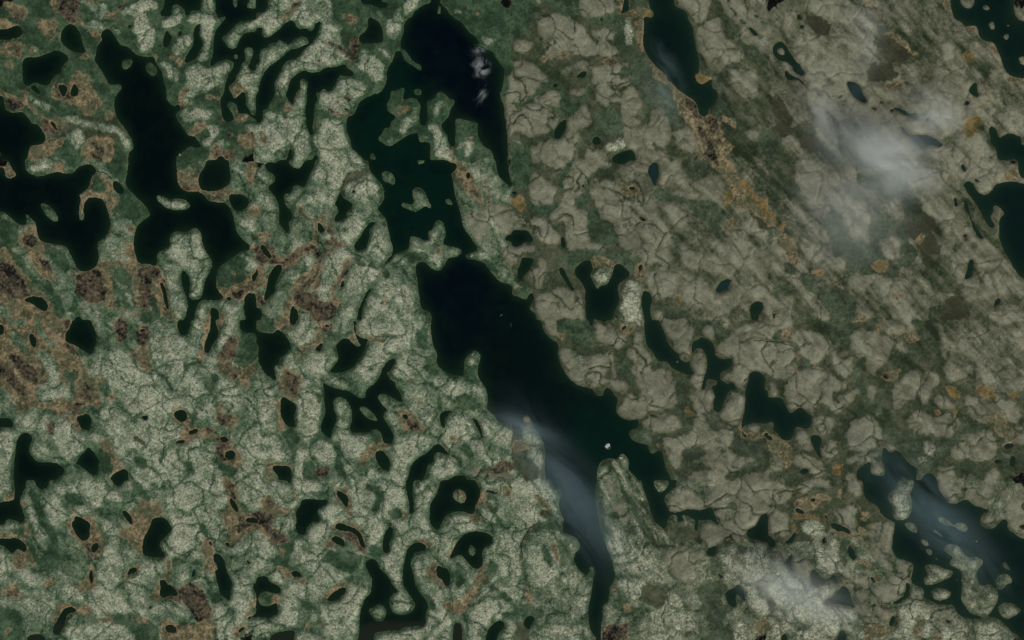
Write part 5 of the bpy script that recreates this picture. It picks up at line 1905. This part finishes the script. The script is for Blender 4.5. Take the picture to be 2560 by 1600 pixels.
# wet shore margin: sedge and bare peat
sh = sst(.0, .30, wf)*land; bog = blur(np.clip(T_+D_*.6, 0, 1), 6)
shore_c = mixc(mixc(np.broadcast_to(lin(50, 70, 44), col.shape), np.broadcast_to(lin(70, 70, 50), col.shape), east), np.broadcast_to(lin(120, 98, 72), col.shape), np.clip(bog*1.8+.12+n_mid*.12, 0, 1))
col = mixc(col, shore_c, sh*np.clip(.45+n_mid*.2, .1, .8))
bogm = np.clip(T_+D_+Y_+B_, 0, 1); rim = np.clip(4*bogm*(1-bogm), 0, 1)*np.clip(.55+.4*n_mid, 0, 1)*land
rim2 = np.clip(1-np.abs(wf-.36)/.12, 0, 1)*sst(.02, .22, bog)*land
col = mixc(col, np.broadcast_to(lin(140, 119, 90), col.shape), np.clip(rim*.8+rim2*.7, 0, .85))
speck = np.clip(L_*1.0+M_*.8+G_*.35+P_*.16+Q_*.3+O_*.25+R_*.3+T_*.22+D_*.3, 0, 1)
# deep / shallow tint of the water
hh = blur(pad(half(tint_h)), 9); nn_ = pad(half(tint_n)); nn_ = blur(nn_, 2)
# ---------------------------------------------------------------- meshes from the grid
gx = (np.arange(NX)-PAD+.5)*2; gy = (np.arange(NY)-PAD+.5)*2
GX, GY = np.meshgrid((gx-W1/2)*U, (H1/2-gy)*U)
GX = GX.astype(np.float32); GY = GY.astype(np.float32)
def mesh_from(name, co, quads, mat, attrs, smooth=True):
    me = bpy.data.meshes.new(name)
    me.vertices.add(len(co)); me.vertices.foreach_set('co', co.astype(np.float32).ravel())
    nq = len(quads)
    me.loops.add(nq*4); me.loops.foreach_set('vertex_index', quads.astype(np.int32).ravel())
    me.polygons.add(nq); me.polygons.foreach_set('loop_start', np.arange(0, nq*4, 4, dtype=np.int32))
    me.polygons.foreach_set('loop_total', np.full(nq, 4, np.int32))
    me.polygons.foreach_set('use_smooth', np.full(nq, smooth, bool))
    for k, a in attrs.items():
        if a.ndim == 2:
            at = me.attributes.new(k, 'FLOAT_COLOR', 'POINT')
            at.data.foreach_set('color', np.concatenate([a, np.ones((len(a), 1))], 1).astype(np.float32).ravel())
        else:
            at = me.attributes.new(k, 'FLOAT', 'POINT'); at.data.foreach_set('value', a.astype(np.float32).ravel())
    me.materials.append(mat); me.update(calc_edges=True)
    o = bpy.data.objects.new(name, me); C.objects.link(o); return o
def grid_part(name, cells, X, Y, Z, mat, attrs, origin=False):
    """quads for the True cells of a cell mask, with only the vertices they use"""
    ny, nx = X.shape
    cy, cx = np.nonzero(cells)
    v0 = cy*nx+cx
    q = np.stack([v0+nx, v0+nx+1, v0+1, v0], 1)
    u, inv = np.unique(q.ravel(), return_inverse=True)
    co = np.stack([X.ravel()[u], Y.ravel()[u], Z.ravel()[u]], 1)
    c0 = np.zeros(3)
    if origin: c0 = np.array([co[:, 0].mean(), co[:, 1].mean(), 0]); co = co-c0
    o = mesh_from(name, co, inv.reshape(-1, 4), mat, {k: a.reshape(ny*nx, -1)[u] if a.ndim == 3 else a.ravel()[u] for k, a in attrs.items()})
    o.location = c0; return o
def tag(o, label=None, cat=None, kind=None, group=None):
    for k, v in (('label', label), ('category', cat), ('kind', kind), ('group', group)):
        if v: o[k] = v
    return o
# ---------------------------------------------------------------- materials
def newmat(n):
    m = bpy.data.materials.new(n); m.use_nodes = True
    nt = m.node_tree; b = nt.nodes['Principled BSDF']; return m, nt, b
def N(nt, t, **kw):
    n = nt.nodes.new(t)
    for k, v in kw.items(): setattr(n, k, v)
    return n
def math_(nt, op, a, b=None):
    n = N(nt, 'ShaderNodeMath', operation=op)
    for i, v in enumerate((a, b)):
        if v is None: continue
        if isinstance(v, (int, float)): n.inputs[i].default_value = v
        else: nt.links.new(v, n.inputs[i])
    return n.outputs[0]
def tundra_material():
    m, nt, b = newmat('tundra')
    at = N(nt, 'ShaderNodeAttribute', attribute_name='cover'); sp = N(nt, 'ShaderNodeAttribute', attribute_name='speck')
    geo = N(nt, 'ShaderNodeNewGeometry')
    def nz(scale, detail, rough):
        n = N(nt, 'ShaderNodeTexNoise'); n.inputs['Scale'].default_value = scale; n.inputs['Detail'].default_value = detail
        n.inputs['Roughness'].default_value = rough; nt.links.new(geo.outputs['Position'], n.inputs['Vector']); return n.outputs[0]
    a = nz(1/38., 2, .7); c = nz(1/260., 4, .65); tree = nz(1/75., 3, .75)
    # tree and lichen grain: multiply the cover colour by 0.4 .. 1.7
    g = math_(nt, 'SUBTRACT', a, .5); g = math_(nt, 'MULTIPLY', g, GRAIN)
    g2 = math_(nt, 'MULTIPLY', math_(nt, 'SUBTRACT', tree, .5), 1.3); g = math_(nt, 'ADD', g, g2)
    g = math_(nt, 'MULTIPLY', g, sp.outputs['Fac'])
    g3 = math_(nt, 'MULTIPLY', math_(nt, 'SUBTRACT', c, .5), .9)
    g = math_(nt, 'ADD', g, g3); g = math_(nt, 'ADD', g, 1.0); g = math_(nt, 'MAXIMUM', g, .25)
    mul = N(nt, 'ShaderNodeVectorMath', operation='SCALE'); nt.links.new(at.outputs['Color'], mul.inputs[0]); nt.links.new(g, mul.inputs['Scale'])
    nt.links.new(mul.outputs[0], b.inputs['Base Color'])
    b.inputs['Roughness'].default_value = .95; b.inputs['Specular IOR Level'].default_value = .15
    bp = N(nt, 'ShaderNodeBump'); bp.inputs['Strength'].default_value = .35; bp.inputs['Distance'].default_value = 14
    nt.links.new(tree, bp.inputs['Height']); nt.links.new(bp.outputs[0], b.inputs['Normal'])
    return m
GRAIN = 3.1
m_land = tundra_material()
def water_material():
    m, nt, b = newmat('lake_water')
    at = N(nt, 'ShaderNodeAttribute', attribute_name='bed')
    nt.links.new(at.outputs['Color'], b.inputs['Base Color'])
    b.inputs['Roughness'].default_value = .12; b.inputs['IOR'].default_value = 1.33
    b.inputs['Specular IOR Level'].default_value = .35
    geo = N(nt, 'ShaderNodeNewGeometry'); n = N(nt, 'ShaderNodeTexNoise'); n.inputs['Scale'].default_value = 1/60.; n.inputs['Detail'].default_value = 3
    nt.links.new(geo.outputs['Position'], n.inputs['Vector'])
    bp = N(nt, 'ShaderNodeBump'); bp.inputs['Strength'].default_value = .05; bp.inputs['Distance'].default_value = 1
    nt.links.new(n.outputs[0], bp.inputs['Height']); nt.links.new(bp.outputs[0], b.inputs['Normal'])
    return m
m_water = water_material()
# ---------------------------------------------------------------- ground sheet and islands
attrs = {'cover': col, 'speck': speck}
dil = lambda a: a | np.roll(a, 1, 0) | np.roll(a, -1, 0) | np.roll(a, 1, 1) | np.roll(a, -1, 1)
isl_ids = [i for i in range(1, nland) if i not in border and lc[i] >= 5 and not tiny[i] and (wf[ll == i] < .5).any()]
isl_ids.sort(key=lambda i: -lc[i])
zg = z.copy(); isl_cells = np.zeros((NY, NX), bool)
owner = np.zeros((NY, NX), np.int32)
for i in isl_ids: owner[ll == i] = i
for _ in range(2):
    for sh_, ax in ((1, 0), (-1, 0), (1, 1), (-1, 1)):
        r = np.roll(owner, sh_, ax); owner = np.where((owner == 0) & (wf > .5), r, owner)
zg[owner > 0] = -26
XG, YG = GX.copy(), GY.copy()
FAR = 60000
XG[:, 0] -= FAR; XG[:, -1] += FAR; YG[0] += FAR; YG[-1] -= FAR
full = np.ones((NY-1, NX-1), bool)
ground = grid_part('ground', full, XG, YG, zg, m_land, attrs); tag(ground, kind='structure')
oc = owner[:-1, :-1]
isl_info = []
for i in isl_ids:
    ys, xs = np.nonzero(owner == i); y0, y1, x0, x1 = ys.min()-1, ys.max()+2, xs.min()-1, xs.max()+2
    y0 = max(y0, 0); x0 = max(x0, 0); y1 = min(y1, NY-1); x1 = min(x1, NX-1)
    ow = owner[y0:y1+1, x0:x1+1] == i
    cells = ow[:-1, :-1] & ow[1:, :-1] & ow[:-1, 1:] & ow[1:, 1:]
    if not cells.any(): continue
    s = (slice(y0, y1+1), slice(x0, x1+1))
    o = grid_part('island', cells, GX[s], GY[s], z[s], m_land, {k: a[s] for k, a in attrs.items()}, True)
    tag(o, kind='structure'); isl_info.append((o, lc[i]))
# ---------------------------------------------------------------- lakes: one flat sheet each, 40 m cells
wl = np.where(wf > .5, wl, 0)
py, px = NY//2, NX//2
def blk(a, f): return f(np.stack([a[0:2*py:2, 0:2*px:2], a[1:2*py:2, 0:2*px:2], a[0:2*py:2, 1:2*px:2], a[1:2*py:2, 1:2*px:2]]), axis=0)
clab = blk(wl, np.max)
for _ in range(2):
    for sh_, ax in ((1, 0), (-1, 0), (1, 1), (-1, 1)):
        r = np.roll(clab, sh_, ax); clab = np.where(clab == 0, r, clab)
wdeep = sst(.45, .95, blur(np.clip(wf, 0, 1), 5)); deepv = sst(.55, 1.0, blur(np.clip(wf, 0, 1), 12))
c_sh = mixc(np.broadcast_to(lin(17, 34, 20), col.shape), np.broadcast_to(lin(24, 42, 29), col.shape), east)
navy = np.maximum(np.clip(1-np.hypot((xg-.28)/.13, (yg-.05)/.24), 0, 1), np.clip(1.2-np.hypot((xg-.455)/.07, (yg-.08)/.16), 0, 1))**.5
navy = np.clip(np.maximum(navy, .8*np.clip(1.1-np.hypot((xg-.44)/.06, (yg-.46)/.12), 0, 1)**.5), 0, 1)
c_dp = mixc(np.broadcast_to(lin(2, 12, 10), col.shape), np.broadcast_to(lin(9, 26, 21), col.shape), np.clip(east*1.0, 0, 1))
c_dp = mixc(c_dp, np.broadcast_to(lin(1, 9, 15), col.shape), navy*np.ones((NY, 1)))
bed = mixc(c_sh, c_dp, np.clip(wdeep*.7+deepv*.3-.14*sst(0, 2, n_big)-.05*n_mid, 0, 1))
bed = mixc(bed, np.broadcast_to(lin(5, 28, 19), col.shape), np.clip(hh*(.75+n_mid*.12), 0, 1))
bed = mixc(bed, np.broadcast_to(lin(26, 46, 46), col.shape), np.clip(blur(pad(half(tint_z)), 2), 0, 1)*.8)
bed = mixc(bed, np.broadcast_to(lin(32, 36, 26), col.shape), nn_*.8)
lx = np.arange(px+1)*2; ly = np.arange(py+1)*2
LX = ((lx-PAD)*2+0.0 - W1/2)*U + 5; LY = (H1/2-((ly-PAD)*2))*U - 5
LXX, LYY = np.meshgrid(LX, LY); LZ = np.zeros_like(LXX)
bedv = bed[np.clip(ly, 0, NY-1)][:, np.clip(lx, 0, NX-1)]
nlab = clab.max()+1; order = np.argsort(clab.ravel(), kind='stable'); sl = clab.ravel()[order]
starts = np.searchsorted(sl, np.arange(nlab+1))
lakes = []
for i in range(1, nlab):
    idx = order[starts[i]:starts[i+1]]
    if len(idx) == 0: continue
    area = int((cnt[i]) if i < len(cnt) else 0)
    cy, cx = idx//clab.shape[1], idx % clab.shape[1]
    y0, y1, x0, x1 = cy.min(), cy.max()+1, cx.min(), cx.max()+1
    cells = np.zeros((y1-y0, x1-x0), bool); cells[cy-y0, cx-x0] = True
    s = (slice(y0, y1+1), slice(x0, x1+1))
    if y1 > py or x1 > px: continue
    o = grid_part('lake' if area > 400 else 'pond', cells, LXX[s], LYY[s], LZ[s], m_water, {'bed': bedv[s]}, True)
    tag(o, kind='structure'); lakes.append((o, area))
print('lakes', len(lakes), 'islands', len(isl_info), 'land comps', nland)
# ---------------------------------------------------------------- streams: narrow ribbons laid on the ground
def hgt(pxx, pyy):
    i = np.clip(np.asarray(pxx)/2-.5+PAD, 0, NX-2); j = np.clip(np.asarray(pyy)/2-.5+PAD, 0, NY-2)
    a, b_ = i.astype(int), j.astype(int); u, v = i-a, j-b_
    return (z[b_, a]*(1-u)*(1-v)+z[b_, a+1]*u*(1-v)+z[b_+1, a]*(1-u)*v+z[b_+1, a+1]*u*v)
for r, P in streams:
    pts = []
    for (ax, ay), (bx, by) in zip(P[:-1], P[1:]):
        n = max(2, int(math.hypot(bx-ax, by-ay)/2.0))
        for t in range(n): pts.append((ax+(bx-ax)*t/n, ay+(by-ay)*t/n))
    pts.append(P[-1]); pts = np.array(pts)
    k = len(pts); wob = np.cumsum(rng.standard_normal((k, 2)), 0)
    wob -= np.linspace(wob[0], wob[-1], k); s_ = np.ones(5)/5
    for q in (0, 1):
        wob[:, q] = np.convolve(np.pad(wob[:, q], 2, mode='edge'), s_, 'valid')
        pts[:, q] = np.convolve(np.pad(pts[:, q], 2, mode='edge'), s_, 'valid')
    pts = pts + wob*.55
    d = np.gradient(pts, axis=0); d /= np.linalg.norm(d, axis=1)[:, None]+1e-6
    nrm = np.stack([-d[:, 1], d[:, 0]], 1); ww = (max(r*.5, .5)*(1+.35*np.sin(np.arange(k)*.7+r)))[:, None]
    rows = [pts-nrm*ww, pts, pts+nrm*ww]
    co = np.concatenate([np.stack([(q[:, 0]-W1/2)*U, (H1/2-q[:, 1])*U, np.maximum.reduce([hgt(pp[:, 0], pp[:, 1]) for pp in rows])+2.5], 1) for q in rows])
    quads = np.concatenate([np.stack([np.arange(k-1)+a*k, np.arange(1, k)+a*k, np.arange(1, k)+(a+1)*k, np.arange(k-1)+(a+1)*k], 1) for a in (0, 1)])
    o = mesh_from('stream', co, quads, m_water, {'bed': np.tile(lin(36, 44, 31), (len(co), 1))})
    tag(o, kind='structure')
# ---------------------------------------------------------------- clouds and smoke
def cloud_material(name, dens, nscale, thr, stretch, ang, tint, size):
    m = bpy.data.materials.new(name); m.use_nodes = True; nt = m.node_tree
    nt.nodes.remove(nt.nodes['Principled BSDF']); out = nt.nodes['Material Output']
    v = N(nt, 'ShaderNodeVolumePrincipled'); v.inputs['Color'].default_value = (*tint, 1); v.inputs['Anisotropy'].default_value = 0.0
    tc = N(nt, 'ShaderNodeTexCoord')
    # unit-sphere coordinates of the cloud body -> soft edge
    ln = N(nt, 'ShaderNodeVectorMath', operation='LENGTH'); nt.links.new(tc.outputs['Object'], ln.inputs[0])
    fall = math_(nt, 'SUBTRACT', 1.0, ln.outputs['Value'])
    fall = math_(nt, 'MAXIMUM', fall, 0.0)
    soft = math_(nt, 'POWER', fall, 2.1)
    mp = N(nt, 'ShaderNodeMapping'); nt.links.new(tc.outputs['Object'], mp.inputs[0])
    mp.inputs['Scale'].default_value = (size[0]*nscale/stretch, size[1]*nscale, .7)
    mp.inputs['Rotation'].default_value = (0, 0, 0); mp.inputs['Location'].default_value = (rng.uniform(0, 50), rng.uniform(0, 50), 0)
    n = N(nt, 'ShaderNodeTexNoise'); n.inputs['Scale'].default_value = 1.0; n.inputs['Detail'].default_value = 6; n.inputs['Roughness'].default_value = .6
    n.inputs['Distortion'].default_value = 1.2
    nt.links.new(mp.outputs[0], n.inputs['Vector'])
    mr = N(nt, 'ShaderNodeMapRange'); mr.inputs['From Min'].default_value = thr-.13; mr.inputs['From Max'].default_value = thr+.14
    mr.interpolation_type = 'SMOOTHSTEP'; nt.links.new(math_(nt, 'ADD', n.outputs[0], math_(nt, 'MULTIPLY', fall, .12)), mr.inputs['Value'])
    d = math_(nt, 'MULTIPLY', mr.outputs[0], soft)
    d = math_(nt, 'MULTIPLY', d, dens)
    nt.links.new(d, v.inputs['Density']); nt.links.new(v.outputs[0], out.inputs['Volume'])
    return m
import bmesh
def cloud(name, label_, cat, x, y, rx, ry, ang, dens, thr=.55, feat=900., stretch=1., h=800., thick=450., tint=(.97, 1, .97)):
    k = 1-h/H_CAM
    me = bpy.data.meshes.new(name); bm = bmesh.new(); bmesh.ops.create_icosphere(bm, subdivisions=3, radius=1); bm.to_mesh(me); bm.free()
    o = bpy.data.objects.new(name, me); C.objects.link(o)
    o.location = ((x-W1/2)*U*k, (H1/2-y)*U*k, h); o.scale = (rx*U, ry*U, thick/2); o.rotation_euler = (0, 0, math.radians(ang))
    me.materials.append(cloud_material(name, dens/thick, 1/feat, thr, stretch, ang, tint, (rx*U, ry*U)))
    tag(o, label_, cat); return o
CL = cloud
CL('cloud', 'small bright white wisp, middle one of the three over the northern lake', 'cloud', 1202, 168, 34, 44, 0, 5, .62, 170, 1)
CL('cloud', 'small white wisp nearest the shore above the two others over the northern lake', 'cloud', 1196, 126, 38, 22, 10, 2.4, .62, 130, 1.5)
CL('cloud', 'thin streaked wisp, southernmost of the three over the northern lake', 'cloud', 1204, 236, 40, 22, 60, 2, .64, 80, 3.5)
CL('cloud', 'largest and brightest soft white cloud over the brown eastern rock', 'cloud', 2218, 402, 200, 130, -25, 4.0, .50, 1000, 1.5)
CL('cloud', 'soft pale cloud over the long narrow ponds, left of the brighter cloud', 'cloud', 2070, 285, 170, 110, -70, 1.3, .54, 600, 1.8)
CL('cloud', 'pale cloud beside the blue green lake, above the brightest cloud', 'cloud', 2335, 290, 120, 105, -20, 1.7, .54, 600, 1.3)
CL('cloud', 'thin vertical veil of cloud at the northern edge of the eastern tundra', 'cloud', 2165, 90, 80, 190, -10, .8, .54, 700, 1.5)
CL('cloud', 'broad faint veil trailing south from the brightest cloud', 'cloud', 2130, 520, 230, 260, 10, .8, .52, 900, 1.8)
CL('cloud', 'bright hazy cloud low in the south over the narrow dark lake', 'cloud', 1985, 1478, 260, 100, -24, 1.6, .50, 800, 2.2)
CL('smoke_plume', 'blue grey smoke streak crossing the southern arm of the big lake', 'smoke', 1425, 1230, 390, 120, -56, .68, .50, 650, 2.6, 700, 400, (.70, .92, 1))
CL('smoke_plume', 'short pale smoke streak where the shore meets the big lake', 'smoke', 1310, 1068, 170, 50, -25, .9, .52, 600, 3.5, 700, 400, (.76, .93, 1))
CL('smoke_plume', 'long pale blue smoke streak over the island lake in the southeast', 'smoke', 2325, 1280, 380, 110, -45, .68, .50, 650, 2.6, 700, 400, (.70, .95, 1))
CL('smoke_plume', 'faint smoke curl over the narrow lake at the northern edge', 'smoke', 1672, 165, 130, 40, -60, .35, .56, 300, 2.5, 700, 400, (.70, .92, 1))
CL('smoke_plume', 'green grey haze lying on the shore southwest of the northern narrow lake', 'smoke', 1665, 245, 150, 60, -50, .5, .52, 700, 2, 700, 400, (.74, .95, .95))
# ---------------------------------------------------------------- pale bare rock shoals that catch the light
def rock_material():
    m, nt, b = newmat('pale_rock')
    geo = N(nt, 'ShaderNodeNewGeometry'); n = N(nt, 'ShaderNodeTexNoise'); n.inputs['Scale'].default_value = 1/12.; n.inputs['Detail'].default_value = 4
    nt.links.new(geo.outputs['Position'], n.inputs['Vector'])
    cr = N(nt, 'ShaderNodeValToRGB'); cr.color_ramp.elements[0].position = .35; cr.color_ramp.elements[1].position = .65
    cr.color_ramp.elements[0].color = (.22, .24, .2, 1); cr.color_ramp.elements[1].color = (.62, .64, .6, 1)
    nt.links.new(n.outputs[0], cr.inputs[0]); nt.links.new(cr.outputs[0], b.inputs['Base Color']); b.inputs['Roughness'].default_value = .9
    return m
m_rock = rock_material()
def shoal(label_, x, y, r, n=14, sy=1.0):
    bm = bmesh.new()
    from mathutils import Vector
    for i in range(n):
        a = rng.uniform(0, 2*math.pi); d = r*U*math.sqrt(rng.uniform(0, 1))*.8; s = r*U*rng.uniform(.18, .42)
        g = bmesh.ops.create_icosphere(bm, subdivisions=2, radius=1)
        for v in g['verts']:
            j = 1+.25*math.sin(v.co.x*5+i)*math.cos(v.co.y*4+i*2)
            v.co = Vector((v.co.x*s*j+math.cos(a)*d, v.co.y*s*j*.8+math.sin(a)*d*sy, v.co.z*s*.35))
    me = bpy.data.meshes.new('rock_shoal'); bm.to_mesh(me); bm.free(); me.materials.append(m_rock)
    for p in me.polygons: p.use_smooth = True
    o = bpy.data.objects.new('rock_shoal', me); C.objects.link(o)
    o.location = ((x-W1/2)*U, (H1/2-y)*U, max(0, float(hgt(x, y)))); tag(o, label_, 'rock shoal', group='pale rock shoals along the lakes')
shoal('round white boulder shoal alone in the open water of the big lake', 1519, 1114, 7, 22)
shoal('small white boulders at the tip of the long southern peninsula', 1551, 1146, 4.5, 10)
shoal('small white boulders on the thin spit reaching north into the big lake', 1183, 887, 3.5, 8, 1.6)
shoal('white boulders at the shore notch of the north western lake', 450, 387, 3, 7)
shoal('white boulders on the western tip of the shore where the big lake narrows', 1180, 640, 3.5, 8, .6)
